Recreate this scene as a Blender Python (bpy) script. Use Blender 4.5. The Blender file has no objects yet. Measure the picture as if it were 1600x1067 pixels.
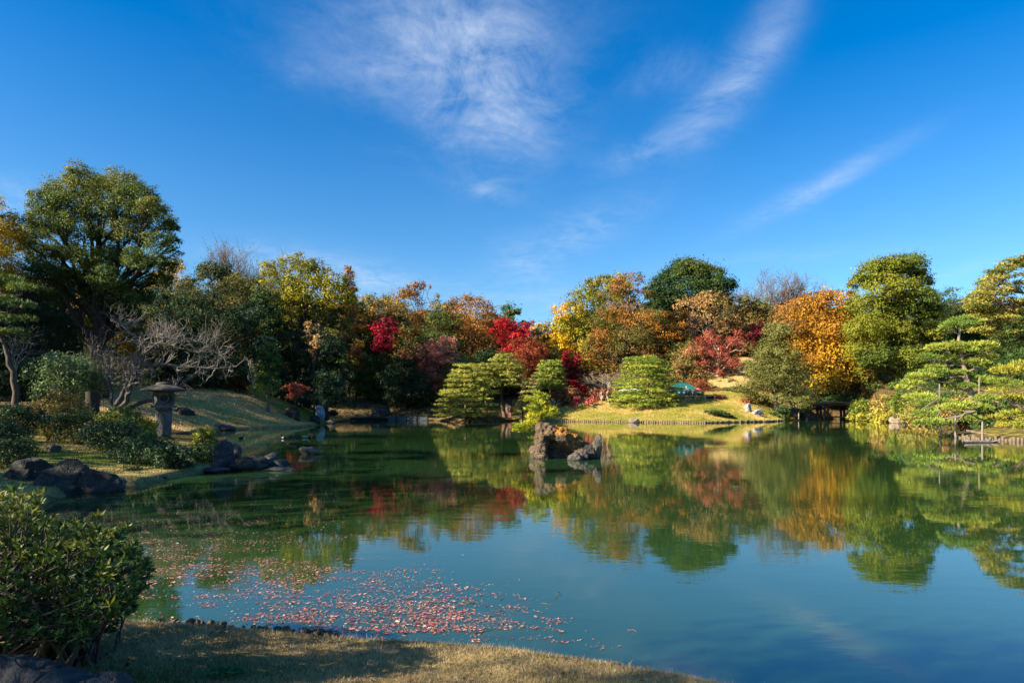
import bpy, bmesh, math, random
import numpy as np
from mathutils import Vector, Matrix, noise as mnoise

sc = bpy.context.scene
col = sc.collection
F, HOR, EYE = 1000.0, 634.0, 1.9          # focal length in photo pixels, horizon row, eye height above the water

# ------------------------------------------------------------------ camera
cam = bpy.data.cameras.new('camera')
cam.sensor_width = 36.0
cam.lens = 36.0 * F / 1600.0
cam.shift_y = (HOR - 533.5) / 1600.0
cam.clip_start, cam.clip_end = 0.1, 3000
camo = bpy.data.objects.new('camera', cam)
camo.location = (0, 0, EYE)
camo.rotation_euler = (math.pi / 2, 0, 0)
col.objects.link(camo)
sc.camera = camo

# ------------------------------------------------------------------ sun, sky, exposure
SUN_H = Vector((-0.92, -0.39)).normalized()
SUN_EL = math.radians(27)
TO_SUN = Vector((SUN_H.x * math.cos(SUN_EL), SUN_H.y * math.cos(SUN_EL), math.sin(SUN_EL)))
sl = bpy.data.lights.new('sun', 'SUN')
sl.energy, sl.angle, sl.color = 5.0, math.radians(0.5), (1.0, 0.86, 0.66)
so = bpy.data.objects.new('sun', sl)
so.rotation_euler = TO_SUN.to_track_quat('Z', 'Y').to_euler()
so.location = TO_SUN * 200
col.objects.link(so)

vs = sc.view_settings
vs.view_transform, vs.look, vs.gamma, vs.exposure, vs.use_curve_mapping = 'Standard', 'None', 1.0, 1.75, False

world = bpy.data.worlds.new('World')
sc.world = world
world.use_nodes = True


class NT:
    """small helper for node trees"""
    def __init__(self, tree):
        self.t = tree

    def n(self, kind, ins=None, **props):
        nd = self.t.nodes.new(kind)
        for k, v in props.items():
            setattr(nd, k, v)
        for k, v in (ins or {}).items():
            if isinstance(v, bpy.types.NodeSocket):
                self.t.links.new(v, nd.inputs[k])
            else:
                nd.inputs[k].default_value = v
        return nd

    def math(self, op, a, b=0.0, c=0.0, clamp=False):
        return self.n('ShaderNodeMath', {0: a, 1: b, 2: c}, operation=op, use_clamp=clamp).outputs[0]

    def noise(self, vec, scale, detail=3.0, rough=0.55, dist=0.0):
        return self.n('ShaderNodeTexNoise', {'Vector': vec, 'Scale': scale, 'Detail': detail, 'Roughness': rough, 'Distortion': dist}).outputs[0]

    def ramp(self, fac, stops, interp='LINEAR'):
        nd = self.n('ShaderNodeValToRGB', {0: fac})
        cr = nd.color_ramp
        cr.interpolation = interp
        while len(cr.elements) < len(stops):
            cr.elements.new(0.5)
        for e, (p, c) in zip(cr.elements, stops):
            e.position = p
            e.color = (c, c, c, 1) if isinstance(c, (int, float)) else (*c, 1)
        return nd.outputs[0]

    def mix(self, fac, a, b, blend='MIX'):
        nd = self.n('ShaderNodeMix', None, data_type='RGBA', blend_type=blend)
        for s, v in ((0, fac), (6, a), (7, b)):
            if isinstance(v, bpy.types.NodeSocket):
                self.t.links.new(v, nd.inputs[s])
            else:
                nd.inputs[s].default_value = v if isinstance(v, (int, float)) else (*v, 1)
        return nd.outputs[2]

    def link(self, a, b):
        self.t.links.new(a, b)


def make_sky():
    w = NT(world.node_tree)
    bg = world.node_tree.nodes['Background']
    sky = w.n('ShaderNodeTexSky', None, sky_type='NISHITA', sun_disc=False)
    sky.sun_elevation = SUN_EL
    sky.sun_rotation = math.atan2(SUN_H.x, SUN_H.y)
    sky.altitude, sky.air_density, sky.dust_density, sky.ozone_density = 100, 1.0, 1.0, 5.0
    g = w.n('ShaderNodeTexCoord').outputs['Generated']
    sp = w.n('ShaderNodeSeparateXYZ', {0: g})
    x, y, z = sp.outputs
    sat = w.math('ADD', 0.98, w.math('MULTIPLY', w.ramp(z, [(0.02, 0.0), (0.18, .36), (0.5, 1.0)]), 0.40))
    hs = w.n('ShaderNodeHueSaturation', {'Hue': 0.5, 'Saturation': sat, 'Value': 1.0, 'Fac': 1.0, 'Color': sky.outputs[0]}).outputs[0]
    hs = w.mix(1.0, hs, (.84, 1.10, 1.14), 'MULTIPLY')
    # cirrus on a high flat layer: the ray's point on a plane
    zc = w.math('MAXIMUM', z, 0.03)
    px, py = w.math('DIVIDE', x, zc), w.math('DIVIDE', y, zc)
    pv = w.n('ShaderNodeCombineXYZ', {0: px, 1: py}).outputs[0]
    rot = w.n('ShaderNodeMapping', {'Vector': pv, 'Rotation': (0, 0, math.radians(-52)), 'Scale': (1.0, 0.55, 1.0)}).outputs[0]
    wisps = w.noise(rot, 3.0, 12, 0.73, 0.7)
    puffs = w.noise(pv, 5.5, 6, 0.62, 0.5)
    broad = w.noise(pv, 0.55, 3, 0.5)
    tex = w.math('ADD', w.math('MULTIPLY', wisps, 0.62), w.math('MULTIPLY', puffs, 0.38))
    tex = w.ramp(tex, [(0.41, 0.0), (0.55, 0.42), (0.70, 1.0)])
    # where the cloud sheets stand, as directions (azimuth tangent, height tangent)
    ys = w.math('MAXIMUM', y, 0.05)
    u, v = w.math('DIVIDE', x, ys), w.math('DIVIDE', z, ys)
    front = w.math('GREATER_THAN', y, 0.05)
    total = None
    for (cx, cy, sx, sy, ang, amp) in (
            (725, 85, 92, 105, -24, 1.0), (670, 45, 170, 70, 0, .55), (800, 180, 70, 60, 20, .6), (560, 110, 90, 20, 0, .35),
            (1200, 60, 26, 80, 30, .8), (1115, 160, 28, 80, 42, .75), (1010, 235, 60, 16, -20, .55), (1040, 115, 50, 24, -15, .35),
            (1290, 285, 105, 12, -27, .75), (1260, 310, 45, 10, -25, .35),
            (765, 298, 38, 12, 10, .6), (900, 365, 85, 24, -25, .6), (820, 410, 40, 22, 25, .4),
            (15, 305, 50, 22, 0, .7), (480, 415, 110, 22, 8, .8), (580, 440, 60, 14, 5, .7), (860, 470, 150, 22, 0, .5),
            (1480, 430, 70, 9, -18, .45), (1250, 400, 160, 10, -4, .3)):
        cu, cv = (cx - 800) / F, (HOR - cy) / F
        a = math.radians(-ang)
        ca, sa = math.cos(a), math.sin(a)
        du, dv = w.math('SUBTRACT', u, cu), w.math('SUBTRACT', v, cv)
        e1 = w.math('ADD', w.math('MULTIPLY', du, ca * F / sx), w.math('MULTIPLY', dv, sa * F / sx))
        e2 = w.math('ADD', w.math('MULTIPLY', du, -sa * F / sy), w.math('MULTIPLY', dv, ca * F / sy))
        q = w.math('ADD', w.math('MULTIPLY', e1, e1), w.math('MULTIPLY', e2, e2))
        b = w.math('MULTIPLY', w.math('POWER', 2.718, w.math('MULTIPLY', q, -0.6)), amp)
        total = b if total is None else w.math('ADD', total, b)
    # elsewhere in the sky: thin scattered cirrus of the same kind
    rest = w.math('MULTIPLY', w.ramp(broad, [(0.5, 0.0), (0.75, 0.5)]), w.math('SUBTRACT', 1.0, front))
    mask = w.math('ADD', w.math('MULTIPLY', total, front), rest)
    fac = w.math('MULTIPLY', w.math('MULTIPLY', tex, mask), 0.56, clamp=True)
    soft = w.math('MULTIPLY', mask, 0.07, clamp=True)
    fac = w.math('ADD', fac, soft, clamp=True)
    fac = w.math('MULTIPLY', fac, w.math('GREATER_THAN', z, 0.0))
    cl = w.mix(fac, hs, (4.2, 4.8, 5.7))
    w.link(cl, bg.inputs[0])
    bg.inputs[1].default_value = 0.055


make_sky()

# ------------------------------------------------------------------ small helpers
RNG = np.random.default_rng(7)
random.seed(7)


def tag(o, label=None, cat=None, group=None, kind=None):
    if label: o['label'] = label
    if cat: o['category'] = cat
    if group: o['group'] = group
    if kind: o['kind'] = kind
    return o


def empty(name, loc, label, cat, group=None, rz=0):
    o = bpy.data.objects.new(name, None)
    o.empty_display_size = 0.2
    o.location = loc
    o.rotation_euler = (0, 0, rz)
    col.objects.link(o)
    return tag(o, label, cat, group)


def link(name, me, mat=None, parent=None, loc=None):
    o = bpy.data.objects.new(name, me)
    if mat is not None and len(me.materials) == 0:
        me.materials.append(mat)
    if loc is not None:
        o.location = loc
    if parent is not None:
        o.parent = parent
    col.objects.link(o)
    return o


def mesh_np(name, verts, faces, attrs=None, smooth=False):
    """faces: (M,k) int array; attrs: {name: per-face float}"""
    me = bpy.data.meshes.new(name)
    v = np.ascontiguousarray(verts, dtype=np.float32)
    f = np.ascontiguousarray(faces, dtype=np.int32)
    m, k = f.shape
    me.vertices.add(len(v))
    me.vertices.foreach_set('co', v.ravel())
    me.loops.add(m * k)
    me.loops.foreach_set('vertex_index', f.ravel())
    me.polygons.add(m)
    me.polygons.foreach_set('loop_start', np.arange(0, m * k, k, dtype=np.int32))
    me.polygons.foreach_set('use_smooth', np.full(m, smooth, dtype=bool))
    me.update(calc_edges=True)
    for an, av in (attrs or {}).items():
        at = me.attributes.new(an, 'FLOAT', 'FACE')
        at.data.foreach_set('value', np.ascontiguousarray(av, dtype=np.float32))
    return me


def unit(a):
    return a / np.maximum(np.linalg.norm(a, axis=-1, keepdims=True), 1e-9)


def X_(px, Y):
    return (px - 800.0) / F * Y


def Z_(py, Y):
    return EYE + (HOR - py) / F * Y


def on_water(px, py, z=0.0):
    Y = (EYE - z) * F / (py - HOR)
    return X_(px, Y), Y


# ------------------------------------------------------------------ materials
def new_mat(name):
    m = bpy.data.materials.new(name)
    m.use_nodes = True
    t = NT(m.node_tree)
    p = m.node_tree.nodes['Principled BSDF']
    return m, t, p


def out_of(m):
    return m.node_tree.nodes['Material Output'].inputs['Surface']


_leaf = {}


def leaf_mat(cols, transl=0.3, gloss=0.25, gain=1.0):
    key = (tuple(cols), transl, gloss, gain)
    if key in _leaf:
        return _leaf[key]
    m, t, p = new_mat('leaves')
    tone = t.n('ShaderNodeAttribute', None, attribute_name='tone').outputs['Fac']
    var = t.n('ShaderNodeAttribute', None, attribute_name='var').outputs['Fac']
    n = len(cols)
    c = t.ramp(tone, [((i + 0.5) / n, tuple(min(.62, v * gain) for v in cc)) for i, cc in enumerate(cols)])
    k = t.ramp(var, [(0.0, 0.62), (1.0, 1.38)])
    c = t.mix(1.0, c, k, 'MULTIPLY')
    t.link(c, p.inputs['Base Color'])
    p.inputs['Roughness'].default_value = 0.55
    p.inputs['Specular IOR Level'].default_value = gloss
    tr = t.n('ShaderNodeBsdfTranslucent', {'Color': c})
    mx = t.n('ShaderNodeMixShader', {0: transl, 1: p.outputs[0], 2: tr.outputs[0]})
    t.link(mx.outputs[0], out_of(m))
    _leaf[key] = m
    return m


_bark = {}


def bark_mat(c=(0.07, 0.05, 0.035), c2=None):
    if c in _bark:
        return _bark[c]
    m, t, p = new_mat('bark')
    o = t.n('ShaderNodeTexCoord').outputs['Object']
    st = t.n('ShaderNodeMapping', {'Vector': o, 'Scale': (9, 9, 1.6)}).outputs[0]
    nz = t.noise(st, 1.6, 5, 0.65)
    big = t.noise(o, 0.8, 3, 0.5)
    d = tuple(v * 0.45 for v in c)
    l = c2 or tuple(min(1, v * 1.5) for v in c)
    cc = t.ramp(nz, [(0.3, d), (0.55, c), (0.75, l)])
    cc = t.mix(t.ramp(big, [(0.45, 0.0), (0.7, 0.5)]), cc, (c[0] * .7, c[1] * .85, c[2] * .6))
    t.link(cc, p.inputs['Base Color'])
    p.inputs['Roughness'].default_value = 0.9
    p.inputs['Specular IOR Level'].default_value = 0.15
    b = t.n('ShaderNodeBump', {'Height': nz, 'Strength': 0.7, 'Distance': 0.05})
    t.link(b.outputs[0], p.inputs['Normal'])
    _bark[c] = m
    return m


def rock_mat(name, c, lichen=None, rough=0.85, moss=0.0, wet=True):
    m, t, p = new_mat(name)
    tc = t.n('ShaderNodeTexCoord').outputs['Object']
    geo = t.n('ShaderNodeNewGeometry')
    n1 = t.noise(tc, 2.2, 7, 0.65, 0.3)
    n2 = t.noise(tc, 14, 5, 0.7)
    d = tuple(v * 0.45 for v in c)
    l = tuple(min(1, v * 1.7) for v in c)
    cc = t.ramp(n1, [(0.3, d), (0.5, c), (0.72, l)])
    cc = t.mix(0.55, cc, t.ramp(n2, [(0.3, 0.35), (0.7, 1.0)]), 'MULTIPLY')
    cc = t.mix(t.ramp(t.noise(tc, 5.5, 8, .8, .4), [(.60, 0.0), (.66, .55)]), cc, tuple(min(1, v * 3.2 + .02) for v in c))
    up = t.n('ShaderNodeSeparateXYZ', {0: geo.outputs['Normal']}).outputs[2]
    if moss:
        f = t.math('MULTIPLY', t.ramp(up, [(0.35, 0.0), (0.8, 1.0)]), t.ramp(t.noise(tc, 3.1, 5), [(0.45, 0.0), (0.62, moss)]))
        cc = t.mix(f, cc, (0.05, 0.075, 0.02))
    if lichen:
        zz = t.n('ShaderNodeSeparateXYZ', {0: tc}).outputs
        f = t.math('MULTIPLY', t.ramp(up, [(0.05, 0.0), (0.4, 1.0)]), t.ramp(t.noise(tc, 4.2, 7, 0.75, 0.8), [(0.36, 0.0), (0.52, 1.0)]))
        f = t.math('MULTIPLY', f, t.math('MULTIPLY', t.ramp(zz[2], [(0.35, 0.0), (0.6, 1.0)]), t.ramp(t.math('ADD', zz[0], .5), [(0.0, 0.1), (0.15, 1.0)])))
        cc = t.mix(f, cc, t.ramp(n2, [(0.35, lichen), (0.7, tuple(v * .55 for v in lichen))]))
        f2 = t.ramp(t.noise(tc, 7.0, 6, 0.75), [(0.60, 0.0), (0.66, 0.55)])
        cc = t.mix(f2, cc, (0.27, 0.235, 0.18))
    if wet:   # the waterline stain has its own height on the stone
        z = t.n('ShaderNodeSeparateXYZ', {0: geo.outputs['Position']}).outputs[2]
        f = t.ramp(t.math('ADD', z, t.math('MULTIPLY', n1, 0.08)), [(0.06, 1.0), (0.13, 0.0)])
        cc = t.mix(t.math('MULTIPLY', f, 0.7), cc, (0.025, 0.024, 0.02))
    t.link(cc, p.inputs['Base Color'])
    p.inputs['Roughness'].default_value = rough
    p.inputs['Specular IOR Level'].default_value = 0.3
    vo = t.n('ShaderNodeTexVoronoi', {'Vector': t.n('ShaderNodeMapping', {'Vector': t.n('ShaderNodeVectorMath', {0: tc, 1: t.n('ShaderNodeTexNoise', {'Vector': tc, 'Scale': 1.7, 'Detail': 3.0}).outputs['Color']}, operation='ADD').outputs[0], 'Scale': (1.2, 1.2, 2.6)}).outputs[0], 'Scale': 1.6}, feature='DISTANCE_TO_EDGE').outputs[0]
    crack = t.ramp(vo, [(0.0, 0.0), (0.05, 1.0)])
    h = t.math('ADD', t.math('ADD', t.math('MULTIPLY', n1, 0.9), t.math('MULTIPLY', n2, 0.4)), t.math('MULTIPLY', crack, .35))
    b = t.n('ShaderNodeBump', {'Height': h, 'Strength': 0.9, 'Distance': 0.09})
    t.link(b.outputs[0], p.inputs['Normal'])
    return m


def plain_mat(name, c, rough=0.7, spec=0.3, vary=0.35, scale=6.0, stretch=(1, 1, 1)):
    m, t, p = new_mat(name)
    tc = t.n('ShaderNodeTexCoord').outputs['Object']
    mp = t.n('ShaderNodeMapping', {'Vector': tc, 'Scale': stretch}).outputs[0]
    nz = t.noise(mp, scale, 5, 0.6)
    cc = t.ramp(nz, [(0.3, tuple(v * (1 - vary) for v in c)), (0.7, tuple(min(1, v * (1 + vary)) for v in c))])
    t.link(cc, p.inputs['Base Color'])
    p.inputs['Roughness'].default_value = rough
    p.inputs['Specular IOR Level'].default_value = spec
    b = t.n('ShaderNodeBump', {'Height': nz, 'Strength': 0.4, 'Distance': 0.02})
    t.link(b.outputs[0], p.inputs['Normal'])
    return m


# ------------------------------------------------------------------ the ground and the pond
POND = np.array([
    (-3.15, 5.32), (-2.36, 5.22), (-1.79, 5.07), (-1.26, 4.95), (-.57, 4.86), (0, 4.74), (.6, 4.52), (1.1, 4.30), (1.52, 4.06), (2.0, 3.72),
    (2.6, 3.0), (5, 1.2), (10, -2), (20, -5), (32, -3), (42, 8), (46, 20), (40, 29), (31, 33.0), (27.1, 34), (26.6, 36.2), (26.5, 38.8),
    (30.6, 45), (37.2, 55.9), (43.8, 73), (44.6, 82.6), (45.2, 86), (47, 93), (43.5, 93), (41.9, 86), (38.8, 86), (34.4, 80.9), (30.4, 76),
    (21.1, 70.4), (14.6, 73), (7.8, 77.6), (4, 79), (.8, 82.6), (-1.5, 76), (-4.3, 71.7), (-7.6, 76), (-10, 82.6), (-16.5, 82.6),
    (-20.6, 80.9), (-20.5, 73), (-19.3, 64.4), (-18.4, 55.9), (-20.1, 54.3), (-21.6, 51.4), (-22.4, 48.7), (-22.1, 44.2), (-21, 40),
    (-17.5, 36.5), (-14, 32), (-13.2, 29), (-11, 24), (-9.2, 20), (-8.6, 18.7), (-8.8, 17.8), (-8.86, 16.1), (-8.8, 15.0), (-9.9, 14.2), (-9.4, 13.5),
    (-9.1, 12.6), (-8.2, 10.5), (-6, 8), (-4.2, 6.2)])


def pond_sd(P):
    """signed distance to the shore, positive on land; P (n,2)"""
    n = len(P)
    d = np.full(n, 1e9)
    inside = np.zeros(n, bool)
    A, B = POND, np.roll(POND, -1, axis=0)
    for a, b in zip(A, B):
        ab = b - a
        t = np.clip(((P - a) @ ab) / (ab @ ab), 0, 1)
        q = P - a - t[:, None] * ab
        d = np.minimum(d, (q ** 2).sum(1))
        cond = (a[1] > P[:, 1]) != (b[1] > P[:, 1])
        with np.errstate(divide='ignore', invalid='ignore'):
            xi = a[0] + (P[:, 1] - a[1]) / (b[1] - a[1] + 1e-12) * ab[0]
        inside ^= cond & (P[:, 0] < xi)
    d = np.sqrt(d)
    return np.where(inside, -d, d)


def sst(x, a, b):
    t = np.clip((x - a) / (b - a), 0, 1)
    return t * t * (3 - 2 * t)


BUMPS = [(-36, 64, 15, 11, 2.2), (-16, 23, 5.5, 5, .12), (30, 108, 24, 10, 6.0), (50, 62, 9, 16, 2.6), (-20, 100, 30, 10, 1.5), (-17, 30.5, 3, 3, .1),
         (60, 100, 20, 14, 4.0)]


def ground_h(P, sd=None):
    P = np.atleast_2d(np.asarray(P, float))
    if sd is None:
        sd = pond_sd(P)
    x, y = P[:, 0], P[:, 1]
    head = (1 - sst(x, -8, -5)) * (1 - sst(y, 34, 42))
    s = 0.30 + 0.70 * sst(y, 10, 34) * (1 - .92 * head)
    land = 0.17 * sst(sd, -0.05, 0.22) + s * (0.115 * np.clip(sd, 0, 3) + 0.15 * np.clip(sd - 1, 0, 7))
    up = sst(sd, 0, 6)
    b = np.zeros(len(P))
    for cx, cy, sx, sy, a in BUMPS:
        b += a * np.exp(-0.5 * (((x - cx) / sx) ** 2 + ((y - cy) / sy) ** 2))
    b += 0.05 * np.clip(y - 92, 0, 80)
    wob = 0.05 * np.sin(x * .9 + 1.3 * np.sin(y * .5)) * np.sin(y * 1.1) * sst(sd, .3, 3)
    h = land + b * up + wob
    return np.where(sd > 0, h, np.maximum(-0.8, sd * 0.9) + 0.17 * sst(sd, -0.05, 0.22))


def gz(x, y):
    return float(ground_h([(x, y)])[0])


def spaced(lo, hi, fine):
    """grid lines: fine = list of (until, step)"""
    v = [lo]
    for until, step in fine:
        while v[-1] < until - 1e-6:
            v.append(v[-1] + step)
    return np.array(v)


def build_ground():
    xs = spaced(-700, 700, [(-120, 40), (-60, 3), (-26, .9), (-11, .45), (-5, .25), (4, .12), (12, .4), (60, .9), (120, 3), (700, 40)])
    ys = spaced(-500, 1500, [(-60, 40), (-10, 3), (2.2, .6), (6.6, .11), (20, .27), (48, .5), (112, .9), (160, 3), (1500, 60)])
    gx, gy = np.meshgrid(xs, ys)
    P = np.stack([gx.ravel(), gy.ravel()], 1)
    sd = pond_sd(P)
    h = ground_h(P, sd)
    V = np.column_stack([P, h])
    nx, ny = len(xs), len(ys)
    i = (np.arange(ny - 1)[:, None] * nx + np.arange(nx - 1)[None, :]).ravel()
    Fq = np.stack([i, i + 1, i + nx + 1, i + nx], 1)
    me = mesh_np('ground', V, Fq, smooth=True)
    x, y = P[:, 0], P[:, 1]
    # what grows where, and the mid slope's painted shade: woodland floor under the trees, lawns by the water
    u = x / np.maximum(y, 1)
    lawn_far = sst(u, -.02, .03) * (1 - sst(u, .50, .53)) * (1 - sst(y, 88, 92)) * sst(y, 60, 64)
    lawn_hill = sst(x, 27, 30) * (1 - sst(x, 37, 40)) * sst(y, 90, 93) * (1 - sst(y, 106, 112))
    lawn_left = (1 - sst(x, -18, -14)) * sst(x, -48, -42) * sst(y, 42, 45) * (1 - sst(y, 73, 79))
    lawn_head = (1 - sst(y, 27, 31)) * (1 - sst(x, 14, 20)) * sst(x, -22, -17)
    lawn_mid_shaded = sst(u, -.30, -.27) * (1 - sst(u, -.03, 0)) * (1 - sst(y, 88, 90)) * sst(y, 66, 70)
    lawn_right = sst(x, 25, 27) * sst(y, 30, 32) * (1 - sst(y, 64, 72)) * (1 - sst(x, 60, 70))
    lawn = np.clip(np.maximum.reduce([lawn_far, lawn_hill, lawn_left, lawn_head, lawn_right * .46, lawn_mid_shaded * .45]), 0, 1)  # mid slope's shade is painted in as dark woodland-floor colour
    green = np.clip(lawn_right * .8 + lawn_far * .40 + lawn_hill * .3 + lawn_left * .35 + 0.62 * np.exp(-.5 * (((x + 12.5) / 2.6) ** 2 + ((y - 18) / 2.2) ** 2))
                    + .3 * np.exp(-.5 * (((x + 2.2) / .8) ** 2 + ((y - 4) / .6) ** 2)) + .9 * np.exp(-.5 * (((x + 21.5) / 3) ** 2 + ((y - 69) / 4) ** 2)), 0, 1)
    for nme, arr in (('lawn', lawn), ('green', green), ('shore', 1 - sst(sd, .04, .3))):
        at = me.attributes.new(nme, 'FLOAT', 'POINT')
        at.data.foreach_set('value', arr.astype(np.float32))
    m, t, p = new_mat('ground')
    pos = t.n('ShaderNodeNewGeometry').outputs['Position']
    A = lambda s: t.n('ShaderNodeAttribute', None, attribute_name=s).outputs['Fac']
    n1, n2, n3 = t.noise(pos, .35, 4, .6), t.noise(pos, 2.3, 5, .65), t.noise(pos, 28, 4, .7)
    dry = t.ramp(n2, [(.3, (.27, .19, .075)), (.5, (.42, .30, .115)), (.72, (.54, .41, .18))])
    grn = t.ramp(n2, [(.3, (.12, .15, .018)), (.7, (.27, .27, .035))])
    gm = t.math('ADD', A('green'), t.math('MULTIPLY', t.math('SUBTRACT', t.math('ADD', t.math('MULTIPLY', n1, .6), t.math('MULTIPLY', n2, .4)), .5), 2.2))
    gm = t.ramp(gm, [(.3, 0.0), (.62, .9)])
    turf = t.mix(gm, dry, grn)
    turf = t.mix(.6, turf, t.ramp(n3, [(.3, .5), (.65, 1.1)]), 'MULTIPLY')
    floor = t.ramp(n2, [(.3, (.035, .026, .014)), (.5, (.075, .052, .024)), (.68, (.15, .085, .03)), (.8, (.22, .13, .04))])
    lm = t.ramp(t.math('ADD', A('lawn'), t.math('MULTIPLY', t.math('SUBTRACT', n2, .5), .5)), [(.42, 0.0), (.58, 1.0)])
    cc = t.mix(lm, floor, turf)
    cc = t.mix(t.math('MULTIPLY', A('shore'), t.ramp(n2, [(.3, .95), (.7, .5)])), cc, (.045, .032, .018))
    t.link(cc, p.inputs['Base Color'])
    p.inputs['Roughness'].default_value = .95
    p.inputs['Specular IOR Level'].default_value = .05
    b = t.n('ShaderNodeBump', {'Height': t.math('ADD', n2, t.math('MULTIPLY', n3, .4)), 'Strength': .7, 'Distance': .12})
    t.link(b.outputs[0], p.inputs['Normal'])
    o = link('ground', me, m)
    tag(o, 'lawns and woodland floor rising from the pond shore', kind='structure')


build_ground()


def build_water():
    V = [(-60, -14, 0), (60, -14, 0), (60, 100, 0), (-60, 100, 0)]
    me = mesh_np('water', V, [[0, 1, 2, 3]])
    m, t, p = new_mat('water')
    pos = t.n('ShaderNodeNewGeometry').outputs['Position']
    murk = t.noise(pos, .12, 3, .5)
    cc = t.ramp(murk, [(.3, (.012, .037, .011)), (.7, (.017, .048, .014))])
    t.link(cc, p.inputs['Base Color'])
    p.inputs['Roughness'].default_value = .02
    p.inputs['IOR'].default_value = 2.15
    a = t.noise(t.n('ShaderNodeMapping', {'Vector': pos, 'Scale': (.55, 1.25, 1), 'Rotation': (0, 0, .15)}).outputs[0], 2.2, 2, .5)
    b2 = t.noise(t.n('ShaderNodeMapping', {'Vector': pos, 'Scale': (.7, 1.6, 1), 'Rotation': (0, 0, -.35)}).outputs[0], 7, 2, .55)
    gust = t.ramp(t.noise(pos, .16, 2, .5), [(.40, .15), (.62, 1.0)])
    h = t.math('MULTIPLY', t.math('ADD', a, t.math('MULTIPLY', b2, .28)), gust)
    b = t.n('ShaderNodeBump', {'Height': h, 'Strength': 1.0, 'Distance': .0027})
    t.link(b.outputs[0], p.inputs['Normal'])
    o = link('pond_water', me, m)
    tag(o, 'still green pond mirroring the trees and sky', kind='structure')


build_water()


# ------------------------------------------------------------------ tubes (trunks, limbs, twigs)
class Tubes:
    def __init__(self):
        self.v, self.f, self.n = [], [], 0

    def add(self, path, radii, sides=6, cap=True):
        path = np.asarray(path, float)
        k = len(path)
        d = np.gradient(path, axis=0)
        d = unit(d)
        ref = np.array([0, 0, 1.0]) if abs(d[0][2]) < .9 else np.array([1.0, 0, 0])
        a = unit(np.cross(d, ref))
        b = np.cross(d, a)
        th = np.arange(sides) * 2 * math.pi / sides
        r = np.asarray(radii, float)
        ring = path[:, None, :] + r[:, None, None] * (np.cos(th)[None, :, None] * a[:, None, :] + np.sin(th)[None, :, None] * b[:, None, :])
        self.v.append(ring.reshape(-1, 3))
        i = np.arange(k - 1)[:, None] * sides
        j = np.arange(sides)[None, :]
        j2 = (j + 1) % sides
        q = np.stack([i + j, i + j2, i + sides + j2, i + sides + j], -1).reshape(-1, 4) + self.n
        self.f.append(q)
        self.n += k * sides
        if cap and sides in (4, 6, 8):
            e = self.n - sides
            if sides == 4:
                self.f.append(np.array([[e, e + 1, e + 2, e + 3]]))
            elif sides == 6:
                self.f.append(np.array([[e, e + 1, e + 2, e + 3], [e, e + 3, e + 4, e + 5]]))
            else:
                self.f.append(np.array([[e, e + 1, e + 2, e + 3], [e, e + 3, e + 4, e + 7], [e + 4, e + 5, e + 6, e + 7]]))

    def mesh(self, name):
        return mesh_np(name, np.concatenate(self.v), np.concatenate(self.f), smooth=True)


def bent(a, b, sag, rng, n=6, jit=.03):
    a, b = np.asarray(a, float), np.asarray(b, float)
    t = np.linspace(0, 1, n)[:, None]
    L = np.linalg.norm(b - a)
    p = a + (b - a) * t
    p[:, 2] += sag * L * (4 * t * (1 - t))[:, 0]
    p[1:-1] += rng.normal(0, jit * L, (n - 2, 3))
    return p


# ------------------------------------------------------------------ leaves
def leaf_quads(c, nrm, size, aspect, rng, axis=None):
    n = len(c)
    if axis is None:
        r = rng.normal(size=(n, 3))
        a = unit(np.cross(nrm, r))
    else:
        a = unit(axis)
    b = unit(np.cross(nrm, a))
    L = size[:, None] * .5
    W = L * aspect
    k = rng.uniform(-.25, .25, (n, 1))
    V = np.stack([c - a * L, c + b * W + a * L * k, c + a * L, c - b * W + a * L * k], 1).reshape(-1, 3)
    Fq = np.arange(4 * n).reshape(n, 4)
    return V, Fq


def leaf_tris(c, nrm, size, aspect, rng):
    """the same leaves with three corners each, for crowns that stand far off"""
    n = len(c)
    a = unit(np.cross(nrm, rng.normal(size=(n, 3))))
    b = np.cross(nrm, a)
    L, W = size[:, None] * .5, size[:, None] * aspect * .56
    k = rng.uniform(-.6, .6, (n, 1))
    V = np.stack([c - a * L + b * W, c - a * L * .6 - b * W, c + a * L * 1.1 + b * W * k], 1).reshape(-1, 3)
    return V, np.arange(3 * n).reshape(n, 3)


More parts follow.
